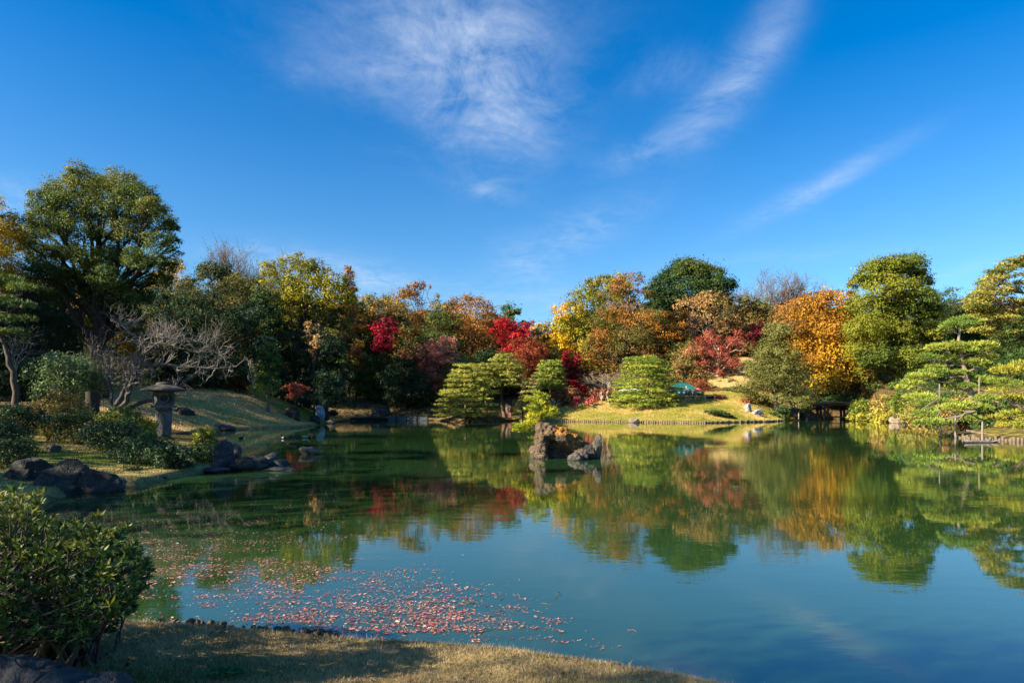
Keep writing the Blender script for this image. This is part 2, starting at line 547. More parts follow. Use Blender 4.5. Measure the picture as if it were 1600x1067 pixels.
def crown_leaves(lobes, tones, n_leaf, size, rng, per=34, spread=1.0, aspect=.62, up=.25, under=-.45, jitter=.5, shell=.82, flat=.75):
    """lobes (k,6): centre and radii; returns a foliage mesh made of leaf clusters on the lobes"""
    lobes = np.asarray(lobes, float)
    tones = np.asarray(tones, float)
    ar = lobes[:, 3] * lobes[:, 4] + lobes[:, 3] * lobes[:, 5] + lobes[:, 4] * lobes[:, 5]
    nc = max(4, int(n_leaf / per))
    li = rng.choice(len(lobes), nc, p=ar / ar.sum())
    d = unit(rng.normal(size=(nc * 3, 3)))
    d = d[(d[:, 2] > under) | (rng.random(len(d)) < .12)][:nc]
    while len(d) < nc:
        d = np.concatenate([d, d])[:nc]
    rad = shell + (1.06 - shell) * rng.random(nc) ** .7
    # ragged outline: some sprays stick out
    rad *= np.where(rng.random(nc) < .10, rng.uniform(1.0, 1.3, nc), 1)
    lr = lobes[li, 3:6]
    cc = lobes[li, :3] + lr * d * rad[:, None]
    ctone = np.clip(tones[li] + rng.normal(0, .10, nc), 0, 1)
    lean = rng.normal(0, .25, (nc, 3))
    cl = np.repeat(np.arange(nc), per)
    N = len(cl)
    rc = (lr.mean(1) * .27 + size * .7) * spread * rng.uniform(.7, 1.25, nc)
    off = rng.normal(size=(N, 3)) * rc[cl][:, None] * np.array([.62, .62, .62 * flat])
    c = cc[cl] + off
    nrm = unit(.6 * unit(d / np.maximum(lr, .05))[cl] + lean[cl] + .75 * unit(off) + jitter * rng.normal(size=(N, 3)) + np.array([0, 0, up]))
    sz = size * rng.uniform(.65, 1.35, N)
    V, Fq = leaf_tris(c, nrm, sz, aspect, rng)
    tone = np.clip(ctone[cl] + rng.normal(0, .05, N), 0, 1)
    var = np.clip(.5 + rng.normal(0, .17, nc)[cl] + rng.normal(0, .2, N), 0, 1)
    return mesh_np('foliage', V, Fq, {'tone': tone, 'var': var})


def pad_needles(pads, tones, n, size, rng, thin=.22, droop=.0, grp=7):
    """pine pads: tufts of needles pointing up and out of flat pads"""
    pads = np.asarray(pads, float)
    tones = np.asarray(tones, float)
    ar = pads[:, 3] * pads[:, 4]
    nt = max(6, n // grp)
    li = rng.choice(len(pads), nt, p=ar / ar.sum())
    d = unit(rng.normal(size=(nt, 3)))
    d[:, 2] = np.where(d[:, 2] < 0, d[:, 2] * np.where(rng.random(nt) < .6, -1, .5), d[:, 2])
    rad = rng.uniform(.55, 1.05, nt) ** .5
    base = pads[li, :3] + pads[li, 3:6] * d * rad[:, None]
    ax = unit(d * np.array([.7, .7, .6]) + np.array([0, 0, .75]) + rng.normal(0, .22, (nt, 3)))
    ti = np.repeat(np.arange(nt), grp)
    N = len(ti)
    dirn = unit(ax[ti] + rng.normal(0, .55, (N, 3)))
    L = size * rng.uniform(.7, 1.3, N)
    c = base[ti] + dirn * (L * .5)[:, None]
    nrm = unit(np.cross(dirn, rng.normal(size=(N, 3))))
    flip = np.where((nrm @ np.array([-.5, -.4, .6])) < 0, -1, 1)
    nrm = nrm * flip[:, None]
    V, Fq = leaf_quads(c, nrm, L, thin, rng, axis=dirn)
    tone = np.clip(tones[li][ti] + rng.normal(0, .09, nt)[ti] + rng.normal(0, .05, N), 0, 1)
    var = np.clip(.5 + rng.normal(0, .15, nt)[ti] + rng.normal(0, .18, N), 0, 1)
    return mesh_np('needles', V, Fq, {'tone': tone, 'var': var})


PROF = {
    'dome': [(0, .62), (.25, .97), (.5, 1), (.75, .8), (1, .28)],
    'round': [(0, .5), (.3, .95), (.55, 1), (.82, .72), (1, .28)],
    'cone': [(0, .9), (.15, 1), (.5, .72), (.8, .36), (1, .06)],
    'column': [(0, .7), (.3, 1), (.65, .92), (.85, .7), (1, .25)],
    'vase': [(0, .35), (.4, .8), (.72, 1), (.9, .82), (1, .4)],
    'umbrella': [(0, .55), (.4, .95), (.65, 1), (.85, .78), (1, .35)],
    'spire': [(0, .6), (.3, 1), (.6, .7), (.85, .35), (1, .06)],
}


def profile_lobes(rng, R, z0, z1, style, nl, lr):
    pts = PROF[style]
    tx, ty = [p[0] for p in pts], [p[1] for p in pts]
    out, tn = [], []
    H = z1 - z0
    ga = rng.random() * 6.28
    for k in range(nl):
        t = (k + .5) / nl
        t = np.clip(1 - (1 - t) ** .85 + rng.normal(0, .04), 0, 1)
        rr = np.interp(t, tx, ty) * R
        l = min(lr * R * rng.uniform(.72, 1.3), H * .34)
        l = min(l, rr * 1.0 + .12 * R)
        ga += 2.4 + rng.normal(0, .3)
        q = max(0, rr - l * .8) * (1 if rng.random() < .8 else .5)
        z = z0 + t * H
        z = min(z, z1 - l * .75)
        out.append((math.cos(ga) * q, math.sin(ga) * q * .9, z, l, l, l * rng.uniform(.62, .85)))
        tn.append(rng.random())
    # the inside of the crown
    for t in (.3, .6):
        rr = np.interp(t, tx, ty) * R * .62
        out.append((0, 0, z0 + t * H, rr, rr, H * .22))
        tn.append(.4)
    return out, tn


def split_lobes(lobes, tones, k, rng):
    """break round lobes into smaller uneven sprays"""
    out, tn = [], []
    for l, t in zip(lobes, tones):
        out.append((l[0], l[1], l[2], l[3] * .98, l[4] * .98, l[5] * .98))
        tn.append(t)
        for _ in range(k):
            d = unit(rng.normal(size=3))
            d[2] = d[2] * .9 + .12
            q = rng.uniform(.36, .62)
            a = rng.uniform(.6, .90)
            out.append((l[0] + d[0] * l[3] * a, l[1] + d[1] * l[4] * a, l[2] + d[2] * l[5] * a, l[3] * q * rng.uniform(.8, 1.25), l[4] * q, l[5] * q * rng.uniform(.8, 1.2)))
            tn.append(float(np.clip(t + rng.normal(0, .13), 0, 1)))
    return out, tn


TREES = 'trees round the pond'


def trunk_and_limbs(tb, lobes, base_r, ztop, rng, lean=(0, 0), sides=8, limbs=12, fork=None):
    n = 8
    t = np.linspace(0, 1, n)
    path = np.column_stack([lean[0] * t ** 1.3, lean[1] * t, ztop * t])
    path[1:, :2] += np.cumsum(rng.normal(0, .02 * ztop / n * 3, (n - 1, 2)), axis=0)
    path[0, 2] = -.5
    r = base_r * (1 - .72 * t)
    r[0] *= 1.45
    r[1] *= 1.08
    tb.add(path, r, sides)
    lobes = np.asarray(lobes)
    idx = rng.permutation(len(lobes))[:limbs]
    for i in idx:
        q = lobes[i, :3]
        ta = np.clip((q[2] / ztop) * rng.uniform(.35, .75), fork or .3, .97)
        a = np.array([np.interp(ta, t, path[:, k]) for k in range(3)])
        p = bent(a, q, .06, rng, 6, .035)
        ra = base_r * (1 - .72 * ta) * .55
        tb.add(p, np.linspace(ra, ra * .18, 6), 5, cap=False)
        for s in range(2):
            e = q + unit(rng.normal(size=3)) * lobes[i, 3:6] * .85
            k = rng.integers(2, 5)
            tb.add(bent(p[k], e, .04, rng, 4, .04), np.linspace(ra * .32, ra * .08, 4), 4, cap=False)
    return path


def tree(name, label, px, ytop, wpx, ybot, Y, style, cols, n=None, leaf=None, nl=16, lr=.36, bark=(.07, .05, .035), trunk=None, lean=0,
         seed=0, limbs=12, spread=1.0, lobes_px=None, base_px=None, tone=None, transl=.3, gloss=.08, under=-.45, cat='tree', group=TREES, depth=1.0,
         fill=1.0, up=.25, flat=.7, shell=.82, jitter=.5, aspect=.62, gain=1.3, split=3, cap=29000, puff=1.12, squash_top=0):
    rng = np.random.default_rng(1000 + seed + int(px) * 7 + int(ytop))
    bx = X_(base_px if base_px is not None else px, Y)
    cx = X_(px, Y) - bx
    g = gz(bx, Y)
    R = wpx * .5 * Y / F
    z1, z0 = Z_(ytop, Y) - g, Z_(ybot, Y) - g
    if lobes_px:
        lobes = []
        if squash_top:
            lobes_px = [(q[0], q[1] + max(0, 350 - q[1]) * squash_top, q[2]) for q in lobes_px]
        for q in lobes_px:
            dy = rng.uniform(-.5, .5) * R * .8
            lobes.append((X_(q[0], Y + dy) - bx, dy, Z_(q[1], Y + dy) - g, q[2] * Y / F * puff, q[2] * Y / F * puff, q[2] * Y / F * .82 * puff))
        tn = [rng.random() for _ in lobes]
    else:
        lobes, tn = profile_lobes(rng, R, z0, z1, style, nl, lr)
        lobes = [(l[0] + cx, l[1] * depth, *l[2:]) for l in lobes]
    if tone:
        tn = [tone(l, rng) for l in lobes]
    big = lobes
    lobes, tn = split_lobes(lobes, tn, split, rng)
    if pond_sd(np.array([(bx, Y)]))[0] < .5:
        print('IN WATER', label, pond_sd(np.array([(bx, Y)]))[0])
    root = empty(name, (bx, Y, g), label, cat, group)
    tb = Tubes()
    tr = trunk if trunk else max(.10, R * .075)
    trunk_and_limbs(tb, big, tr, max(z0 + (z1 - z0) * .62, 1.0), rng, lean=(cx * .9 + lean, 0), limbs=limbs, fork=max(.12, min(.6, z0 / max(z1, .1) * .8)))
    link('trunk', tb.mesh('trunk'), bark_mat(bark), root)
    lf = leaf or max(.11, 3.0 * Y / F)
    if not leaf:
        lf *= rng.uniform(.78, 1.12)
    spread *= rng.uniform(.85, 1.35)
    aspect *= rng.uniform(.75, 1.2)
    if n is None:
        A = wpx * (ybot - ytop) * .8
        n = min(cap, int(6.0 * A / (lf * F / Y) ** 2 / .42 * fill))
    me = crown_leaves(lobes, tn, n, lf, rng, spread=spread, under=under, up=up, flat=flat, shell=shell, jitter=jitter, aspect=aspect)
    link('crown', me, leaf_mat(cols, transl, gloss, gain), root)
    return root


# ------------------------------------------------------------------ bare trees
def grow(tb, rng, p, d, L, r, depth, maxd, spread, upw, nchild, out=None, sides=(6, 5, 4, 3, 3, 3), curl=.18, shrink=.68, rmin=.0):
    k = 5 if depth < 2 else 4
    pts = [np.array(p, float)]
    dd = np.array(d, float)
    for i in range(k):
        dd = unit(dd + rng.normal(0, curl, 3) + np.array([0, 0, upw * .25]))
        pts.append(pts[-1] + dd * L / k)
    r = max(r, rmin)
    rr = np.maximum(np.linspace(r, r * (.62 if depth < maxd else .35), k + 1), rmin * .7)
    tb.add(pts, rr, sides[min(depth, 5)], cap=False)
    if depth >= maxd:
        if out is not None:
            out.append(pts[-1])
        return
    for c in range(nchild[min(depth, len(nchild) - 1)]):
        s = rng.uniform(.35, 1.0) if c else 1.0
        i = min(k, max(1, int(round(s * k))))
        side = unit(np.cross(dd, rng.normal(size=3)))
        nd = unit(dd + side * spread * rng.uniform(.6, 1.3) + np.array([0, 0, upw]))
        grow(tb, rng, pts[i], nd, L * shrink * rng.uniform(.75, 1.2), rr[i] * .68, depth + 1, maxd, spread, upw, nchild, out, sides, curl, shrink, rmin)


def bare_tree(name, label, px, ytop, ybase, Y, spread, upw, nchild, maxd, bark, seed, r=None, forks=3, first=.35, L=None, haze_leaf=None, cat='tree', group=TREES, lean=0, width=None):
    rng = np.random.default_rng(seed)
    bx = X_(px, Y)
    g = gz(bx, Y)
    H = Z_(ytop, Y) - g
    root = empty(name, (bx, Y, g), label, cat, group)
    tb, tips = Tubes(), []
    r = r or H * .02
    z0 = H * first
    tb.add([(0, 0, -.4), (lean * .3, 0, z0 * .5), (lean, 0, z0)], [r * 1.4, r, r * .85], 8, cap=False)
    for f in range(forks):
        a = 6.28 * f / forks + rng.uniform(-.4, .4)
        d = unit(np.array([math.cos(a) * spread, math.sin(a) * spread, 1.0]))
        grow(tb, rng, (lean, 0, z0 * rng.uniform(.8, 1)), d, (L or (H - z0) * .45), r * .7, 0, maxd, spread, upw, nchild, tips, rmin=.00016 * Y)
    V = np.concatenate(tb.v)
    # fit the height, and the width when it is known
    top = np.quantile(V[:, 2], .999)
    kz = (H - z0) / max(.1, top - z0)
    kx = kz
    if width:
        hw = np.quantile(np.abs(V[:, 0] - lean), .995)
        kx = width * .5 * Y / F / hw
    for v in tb.v:
        hi = v[:, 2] > z0 * .8
        v[hi, 2] = z0 + (v[hi, 2] - z0) * kz if True else v[hi, 2]
        v[hi, 0] = lean + (v[hi, 0] - lean) * kx
        v[hi, 1] *= kx
    tips = np.array(tips) if tips else np.zeros((0, 3))
    if len(tips):
        tips[:, 2] = z0 + (tips[:, 2] - z0) * kz
        tips[:, 0] = lean + (tips[:, 0] - lean) * kx
        tips[:, 1] *= kx
    half = max(1, len(tb.v) and 0)
    link('trunk', tb.mesh('trunk'), bark_mat(bark), root)
    if haze_leaf and len(tips):
        n, size, cols = haze_leaf
        i = rng.integers(0, len(tips), n)
        c = tips[i] + rng.normal(0, size * 1.6, (n, 3))
        nrm = unit(rng.normal(size=(n, 3)) + np.array([-.3, -.3, .6]))
        Vv, Fq = leaf_quads(c, nrm, size * rng.uniform(.6, 1.3, n), .6, rng)
        tone = np.clip((c[:, 2] / H - .3) * 1.2 + rng.normal(0, .2, n), 0, 1)
        link('crown', mesh_np('foliage', Vv, Fq, {'tone': tone, 'var': rng.random(n)}), leaf_mat(cols, .3, .2), root)
    return root


# ------------------------------------------------------------------ pines in pads
def pine(name, label, px, Y, pads_px, cols, trunk_px, n, size, bark=(.13, .085, .055), seed=0, r0=.22, thin=.22, group='pines by the water', cat='pine tree', limbs=True, fr=.32, base_px=None, grp=7, cushion=False, gain=1.6):
    rng = np.random.default_rng(500 + seed)
    bx = X_(trunk_px[0][0], Y)
    g = gz(bx, Y)
    root = empty(name, (bx, Y, g), label, cat, group)
    pads, tn = [], []
    for q in pads_px:
        rx = q[2] * Y / F
        rz = (q[3] if len(q) > 3 and q[3] else q[2] * fr) * Y / F
        dy = q[4] * Y / F if len(q) > 4 else rng.uniform(-.4, .4) * rx
        pads.append((X_(q[0], Y + dy) - bx, dy, Z_(q[1], Y + dy) - g, rx, rx * .85, rz))
        tn.append(rng.uniform(.15, .85))
    tb = Tubes()
    tp = np.array([(X_(a, Y) - bx, 0, Z_(b, Y) - g) for a, b in trunk_px])
    tp[0, 2] = -.4
    t = np.linspace(0, 1, len(tp))
    tt = np.linspace(0, 1, len(tp) * 3)
    path = np.column_stack([np.interp(tt, t, tp[:, k]) for k in range(3)])
    path[1:-1] += rng.normal(0, r0 * .18, (len(path) - 2, 3))
    rad = r0 * (1 - .8 * tt)
    rad[0] *= 1.4
    tb.add(path, rad, 8)
    if limbs:
        for p in pads:
            q = np.array(p[:3]) - np.array([0, 0, p[5] * .5])
            if cushion and rng.random() < .7:
                continue
            i = int(np.argmin(np.abs(path[:, 2] - (q[2] - .15 * abs(q[0] - path[:, 0].mean())))))
            ra = rad[i] * .45
            b = bent(path[i], q, rng.uniform(-.03, .1), rng, 6, .05)
            tb.add(b, np.linspace(ra, ra * .3, 6), 5, cap=False)
            for s in range(3):
                e = q + np.array([rng.uniform(-.8, .8) * p[3], rng.uniform(-.8, .8) * p[4], rng.uniform(-.2, .3) * p[5]])
                tb.add(bent(b[rng.integers(3, 5)], e, .05, rng, 4, .05), np.linspace(ra * .4, ra * .12, 4), 4, cap=False)
    link('trunk', tb.mesh('trunk'), bark_mat(bark), root)
    if cushion:
        me = crown_leaves(pads, tn, n, size, rng, per=12, spread=.75, aspect=.42, up=.75, under=-.12, jitter=.5, shell=.6, flat=.5)
    else:
        me = pad_needles(pads, tn, n, size, rng, thin=thin, grp=grp)
    link('crown', me, leaf_mat(cols, .2, .2, gain), root)
    return root


def cone_pads(rng, cx, ytop, ybot, wtop, wbot, rows, pw, ph, power=1.0, keep=1.0):
    """a clipped pine: pads in tiers over a cone or dome, (px, py, half width, half height, depth px)"""
    out = []
    for r in range(rows):
        t = r / max(1, rows - 1)
        w = wtop + (wbot - wtop) * t ** power
        y = ytop + (ybot - ytop) * t
        m = max(1, int(round(2 * math.pi * w / (pw * 1.5))))
        for k in range(m):
            if rng.random() > keep:
                continue
            a = 6.28 * (k + (r % 2) * .5) / m + rng.uniform(-.25, .25)
            out.append((cx + math.cos(a) * w * rng.uniform(.82, 1.04), y + rng.normal(0, ph * .5), pw * rng.uniform(.75, 1.3), ph * rng.uniform(.8, 1.25), math.sin(a) * w))
        if w > pw * 1.5:
            m2 = max(1, m // 3)
            for k in range(m2):
                a = rng.uniform(0, 6.28)
                out.append((cx + math.cos(a) * w * .5, y - ph * .3, pw * 1.1, ph, math.sin(a) * w * .5))
    return out


DKG, GRN, OLV = (.020, .040, .016), (.040, .072, .016), (.085, .090, .020)
LOL, YGR, YEL = (.14, .13, .03), (.20, .19, .015), (.46, .28, .012)
ORG, RST, BRN = (.31, .135, .018), (.19, .075, .022), (.16, .092, .030)
TAN, CRM, DRD = (.30, .19, .07), (.34, .012, .022), (.14, .014, .020)
PNK, PNE, PNL = (.30, .12, .085), (.10, .125, .014), (.19, .20, .022)
MID = (.06, .10, .02)
BLU = (.022, .05, .035)

# ------------------------------------------------------------------ the large trees, back to front, left to right
def build_trees():
    T = tree
    # skyline far behind
    T('broadleaf_tree', 'yellow-topped brown tree right behind the big dark evergreen, below the bare twigs', 372, 432, 130, 560, 86, 'round', [OLV, LOL, BRN], seed=1)
    bare_tree('bare_tree', 'tall bare tree of fine grey twigs on the skyline behind the dark evergreen', 372, 384, 600, 92, .62, .25, (5, 4, 4, 4), 4, (.16, .12, .10), 11, width=145, forks=6, first=.5, haze_leaf=(4200, .13, [BRN, OLV]), r=.35)
    T('broadleaf_tree', 'golden yellow tree between the big left tree and the dark evergreen', 268, 404, 80, 520, 74, 'round', [OLV, YEL, YEL, LOL], seed=2, nl=12)
    T('conifer_tree', 'rusty feathery conifer on the skyline right of the big yellow-green tree', 545, 416, 52, 560, 96, 'cone', [RST, BRN, ORG], seed=3, nl=16, lr=.42, fill=.6, spread=1.2)
    bare_tree('bare_tree', 'small bare grey tree on the skyline right of the rusty conifer', 592, 447, 600, 112, .7, .2, (5, 4, 4), 3, (.17, .14, .12), 13, width=80, forks=5, first=.55, r=.2)
    T('broadleaf_tree', 'tan and yellow tree above the left crimson maple', 592, 456, 110, 590, 102, 'round', [LOL, TAN, YEL, OLV, BRN], seed=4, nl=18)
    T('broadleaf_tree', 'tall brown tree with open limbs poking above the skyline left of centre', 655, 440, 84, 560, 108, 'vase', [BRN, RST, LOL, ORG], seed=5, nl=9, lr=.36, fill=.5, lean=1.0, limbs=20,
      lobes_px=[(640, 470, 20), (655, 446, 8), (670, 452, 7), (628, 462, 10), (648, 452, 11), (680, 466, 7), (640, 500, 24), (665, 505, 22), (685, 480, 10), (620, 490, 16), (655, 535, 28)])
    T('broadleaf_tree', 'orange-brown autumn tree left of the crimson maple on the skyline', 735, 459, 120, 590, 100, 'dome', [BRN, TAN, ORG, BRN, RST], seed=6, nl=22, lr=.3)
    T('evergreen_tree', 'distant round green treetop behind the crimson maple', 796, 477, 62, 560, 118, 'round', [GRN, MID, OLV], seed=7, nl=14)
    T('broadleaf_tree', 'yellow-brown tree in the skyline dip left of the ginkgo', 850, 502, 62, 600, 112, 'round', [TAN, ORG, OLV, YEL], seed=8, nl=14)
    T('broadleaf_tree', 'yellow-green bush of a tree under the skyline dip', 855, 540, 50, 620, 104, 'round', [YGR, OLV, LOL], seed=9, nl=12)
    T('evergreen_tree', 'round dome-topped dark evergreen standing tallest on the right skyline', 1080, 408, 126, 560, 116, 'dome', [DKG, GRN, OLV], fill=1.5, cap=44000, seed=10, under=-.3, lobes_px=[(1038, 448, 20), (1056, 432, 20), (1080, 426, 20), (1104, 431, 20), (1124, 450, 19), (1046, 470, 22), (1080, 458, 28), (1116, 474, 22), (1090, 490, 26), (1130, 470, 12), (1030, 462, 12)])
    T('broadleaf_tree', 'grey-brown thinning tree in front of the dome-topped evergreen', 1105, 458, 110, 600, 107, 'vase', [BRN, TAN, (.2, .13, .1)], seed=11, nl=16, lr=.3, fill=.5, limbs=26, bark=(.22, .17, .13))
    bare_tree('bare_tree', 'wide bare treetop of grey twigs on the right skyline', 1205, 424, 640, 128, .75, .2, (5, 4, 4, 4), 4, (.17, .12, .10), 17, width=135, forks=6, first=.55, haze_leaf=(3600, .15, [BRN, OLV]), r=.35)
    T('broadleaf_tree', 'green-brown thin treetop just right of the wide bare tree', 1248, 448, 70, 540, 126, 'round', [GRN, BRN, OLV], seed=12, nl=10, fill=.35, limbs=20)
    bare_tree('bare_tree', 'spindly bare tree above the orange trees', 1284, 438, 620, 122, .35, .4, (4, 3, 3), 3, (.17, .13, .11), 19, width=36, forks=3, first=.6, r=.15)
    T('broadleaf_tree', 'olive and brown mounded tree under the wide bare treetop', 1180, 462, 120, 590, 114, 'dome', [LOL, BRN, OLV, TAN], seed=13, nl=22, lr=.3)
    T('broadleaf_tree', 'rust-brown tree between the bare treetop and the orange tree', 1250, 462, 100, 590, 110, 'dome', [BRN, ORG, RST, OLV], seed=14, nl=18, lr=.3)
    T('broadleaf_tree', 'amber tree thinning against the sky left of the big green camphor', 1328, 449, 60, 580, 104, 'vase', [ORG, BRN, RST], seed=15, nl=10, fill=.5, limbs=18)
    T('maple_tree', 'dark wine-red maple in the shade behind the pale olive tree', 1185, 500, 50, 575, 106, 'dome', [(.06, .01, .015), DRD], gain=1.05, seed=16, nl=10)
    T('evergreen_tree', 'dark evergreen filling the gap right of the big camphor', 1480, 452, 110, 620, 96, 'dome', [DKG, GRN, OLV], seed=17, nl=20)
    T('evergreen_tree', 'olive evergreen below the tall layered pine at the right', 1530, 470, 120, 640, 88, 'dome', [DKG, GRN, OLV], seed=18, nl=20)
    T('evergreen_tree', 'deep green tree at the right edge behind the yellowish pine', 1605, 490, 110, 640, 74, 'dome', [DKG, GRN, MID], seed=19, nl=18)
    # second row
    T('ginkgo_tree', 'tall yellow-green ginkgo left of the big orange-brown tree', 935, 430, 130, 610, 108, 'dome', [YGR, OLV, LOL, YGR, YEL], seed=20, trunk=.5,
      lobes_px=[(968, 450, 20), (940, 452, 20), (912, 470, 22), (890, 490, 18), (882, 515, 18), (930, 485, 28), (965, 480, 26), (905, 515, 26), (880, 540, 16), (895, 555, 20), (940, 530, 34), (925, 570, 30), (950, 590, 26), (905, 585, 22), (955, 437, 12), (925, 455, 12), (875, 500, 10), (870, 528, 9)],
      tone=lambda l, r: (.95 if l[0] < -3.5 and l[2] < 13 else r.uniform(0, .72)))
    T('broadleaf_tree', 'big orange-brown autumn tree in front of the ginkgo', 975, 430, 120, 610, 101, 'dome', [OLV, BRN, RST, ORG, BRN, LOL], seed=21, trunk=.5,
      lobes_px=[(985, 448, 22), (960, 462, 20), (1005, 470, 18), (975, 490, 26), (1005, 505, 22), (945, 500, 20), (1010, 540, 22), (985, 540, 28), (950, 545, 26), (925, 560, 22), (965, 580, 28), (1005, 580, 26), (1025, 560, 18), (935, 530, 18), (1000, 436, 9), (1012, 455, 9)])
    T('broadleaf_tree', 'amber and brown tree below the dome-topped evergreen', 1048, 484, 90, 600, 103, 'dome', [ORG, BRN, OLV, TAN, YEL], seed=22, nl=22, lr=.28)
    T('broadleaf_tree', 'small olive-tan tree left of the branching red-brown maple', 1075, 530, 80, 625, 97, 'dome', [OLV, TAN, BRN, GRN], seed=23, nl=18, lr=.28)
    T('broadleaf_tree', 'glowing orange-yellow tree between the pale olive tree and the camphor', 1285, 460, 140, 612, 92, 'dome', [BRN, ORG, (.36, .19, .016), (.38, .24, .016), YEL, OLV], gain=1.1, seed=24, trunk=.4, base_px=1352,
      lobes_px=[(1245, 500, 22), (1270, 485, 24), (1300, 475, 22), (1328, 488, 24), (1255, 530, 26), (1290, 520, 28), (1325, 520, 26), (1270, 560, 26), (1310, 560, 28), (1335, 560, 24), (1300, 592, 22), (1335, 590, 22), (1345, 540, 20), (1285, 600, 15), (1240, 515, 12)])
    T('evergreen_tree', 'big bright green camphor tree towering over the right bank', 1400, 402, 150, 610, 84, 'dome', [(.06, .085, .014), (.115, .132, .016), (.16, .165, .018)], seed=25, fill=1.9, cap=80000, trunk=.55, nl=10, under=-.35,
      lobes_px=[(1392, 420, 20), (1418, 418, 22), (1362, 428, 20), (1346, 445, 12), (1435, 440, 16), (1380, 450, 26), (1412, 455, 24), (1350, 475, 20), (1440, 470, 20), (1375, 490, 26), (1415, 492, 26), (1455, 490, 14), (1350, 515, 22), (1392, 525, 26), (1432, 525, 22), (1455, 520, 16), (1345, 550, 20), (1370, 558, 22), (1420, 560, 22), (1400, 575, 18), (1436, 560, 16), (1425, 590, 16), (1355, 578, 14), (1400, 412, 14)],
      base_px=1412, lr=.3)
    T('evergreen_tree', 'pale olive conical tree standing at the right end of the far lawn', 1212, 506, 122, 636, 83, 'cone', [OLV, (.11, .11, .03), (.15, .145, .045)], seed=26, nl=34, lr=.3, trunk=.25, under=-.3, bark=(.05, .04, .035))
    T('maple_tree', 'crimson maple glowing on the skyline slope at centre', 800, 499, 76, 562, 97, 'umbrella', [CRM, (.42, .02, .03), (.3, .03, .02)], gain=1.05, seed=27, nl=20, lr=.3, fill=1.1)
    T('maple_tree', 'rust-red maple just right of the clipped domed pine', 822, 527, 92, 606, 92, 'dome', [(.24, .05, .02), (.3, .08, .03), DRD, RST], gain=1.05, seed=28, nl=22, lr=.28)
    T('maple_tree', 'narrow dark crimson maple left of the ginkgo foot', 890, 544, 40, 612, 95, 'column', [DRD, (.25, .02, .03), CRM], gain=1.05, seed=29, nl=14, lr=.45)
    T('maple_tree', 'low bright red maple bush beside the bare plum', 912, 600, 26, 618, 93, 'dome', [CRM, (.4, .04, .04)], gain=1.05, seed=30, nl=7, lr=.45)
    T('maple_tree', 'magenta-red maple high on the left-centre slope', 602, 497, 52, 550, 90, 'umbrella', [CRM, (.36, .012, .05), DRD], gain=1.05, seed=31, nl=14, lr=.34, fill=.8)
    T('maple_tree', 'dull red and green maple right of the magenta-red maple', 645, 512, 60, 590, 88, 'dome', [DRD, OLV, GRN, RST], gain=1.05, seed=32, nl=14, fill=.8)
    T('evergreen_tree', 'dark green tree behind the pinkish maple', 690, 486, 96, 600, 95, 'dome', [DKG, GRN, OLV], seed=33, nl=20)
    T('evergreen_tree', 'shaded dark green tree below the orange-brown autumn tree', 765, 545, 90, 630, 93, 'dome', [DKG, DKG, GRN], seed=34, nl=14)
    T('maple_tree', 'pinkish-brown maple with a pale forked trunk at left centre', 682, 529, 96, 612, 89, 'umbrella', [(.20, .07, .06), PNK, (.36, .17, .12)], gain=1.5, seed=35, nl=18, lr=.32, base_px=672, fill=.85, bark=(.2, .17, .15), trunk=.22, limbs=18)
    T('maple_tree', 'spreading red-brown maple with a sunlit pale trunk on the hillside', 1122, 515, 106, 590, 96, 'umbrella', [(.28, .065, .04), (.22, .05, .035), (.32, .10, .06)], gain=1.05, seed=36, nl=22, lr=.25, fill=.55, bark=(.42, .34, .26), trunk=.32, limbs=24)
    T('maple_tree', 'low orange-red maple beside the red parasol', 1092, 590, 44, 612, 92, 'umbrella', [(.4, .07, .04), RST], gain=1.05, seed=37, nl=9, lr=.36, fill=.7)
    # left-hand wood
    T('evergreen_tree', 'dark shaded evergreen between the big left tree and the yellow-green tree', 330, 411, 150, 630, 62, 'dome', [DKG, (.03, .055, .025), (.09, .09, .035)], seed=40, nl=34, lr=.27, trunk=.4, under=-.35)
    T('evergreen_tree', 'blue-green shaded evergreen behind the white-twigged plum', 262, 440, 110, 600, 66, 'dome', [BLU, DKG, GRN], seed=41, nl=20)
    T('evergreen_tree', 'tall dark evergreen left of the yellow-green tree', 412, 450, 84, 630, 70, 'column', [BLU, DKG, GRN], seed=42, nl=22, lr=.4)
    T('broadleaf_tree', 'big yellow-green tree with visible limbs above the left lawn', 478, 402, 160, 560, 78, 'dome', [OLV, YGR, (.30, .24, .015), LOL, OLV], seed=43, trunk=.45, limbs=22, bark=(.05, .04, .03),
      lobes_px=[(460, 420, 20), (430, 430, 20), (490, 428, 22), (515, 440, 20), (538, 445, 13), (405, 448, 16), (440, 460, 26), (480, 460, 28), (520, 470, 24), (545, 470, 12), (410, 480, 18), (455, 490, 20), (500, 495, 24), (535, 495, 16), (425, 512, 16), (530, 520, 18)])
    T('evergreen_tree', 'near-black evergreen beneath the right side of the yellow-green tree', 515, 492, 86, 630, 86, 'dome', [DKG, BLU, GRN], seed=44, nl=20, lr=.34)
    T('evergreen_tree', 'dark understorey tree below the yellow-green tree limbs', 462, 520, 80, 635, 72, 'column', [DKG, DKG, (.05, .05, .02)], seed=45, nl=18, lr=.4)
    T('broadleaf_tree', 'small tan-leaved tree catching sun before the near-black evergreen', 492, 500, 34, 545, 70, 'dome', [TAN, (.28, .2, .12), OLV], seed=46, nl=8, fill=.7, trunk=.1)
    T('broadleaf_tree', 'slender amber-leaved tree at the wood edge right of the near-black evergreen', 556, 530, 44, 600, 91, 'column', [TAN, ORG, OLV], seed=47, nl=12, lr=.4, fill=.6)
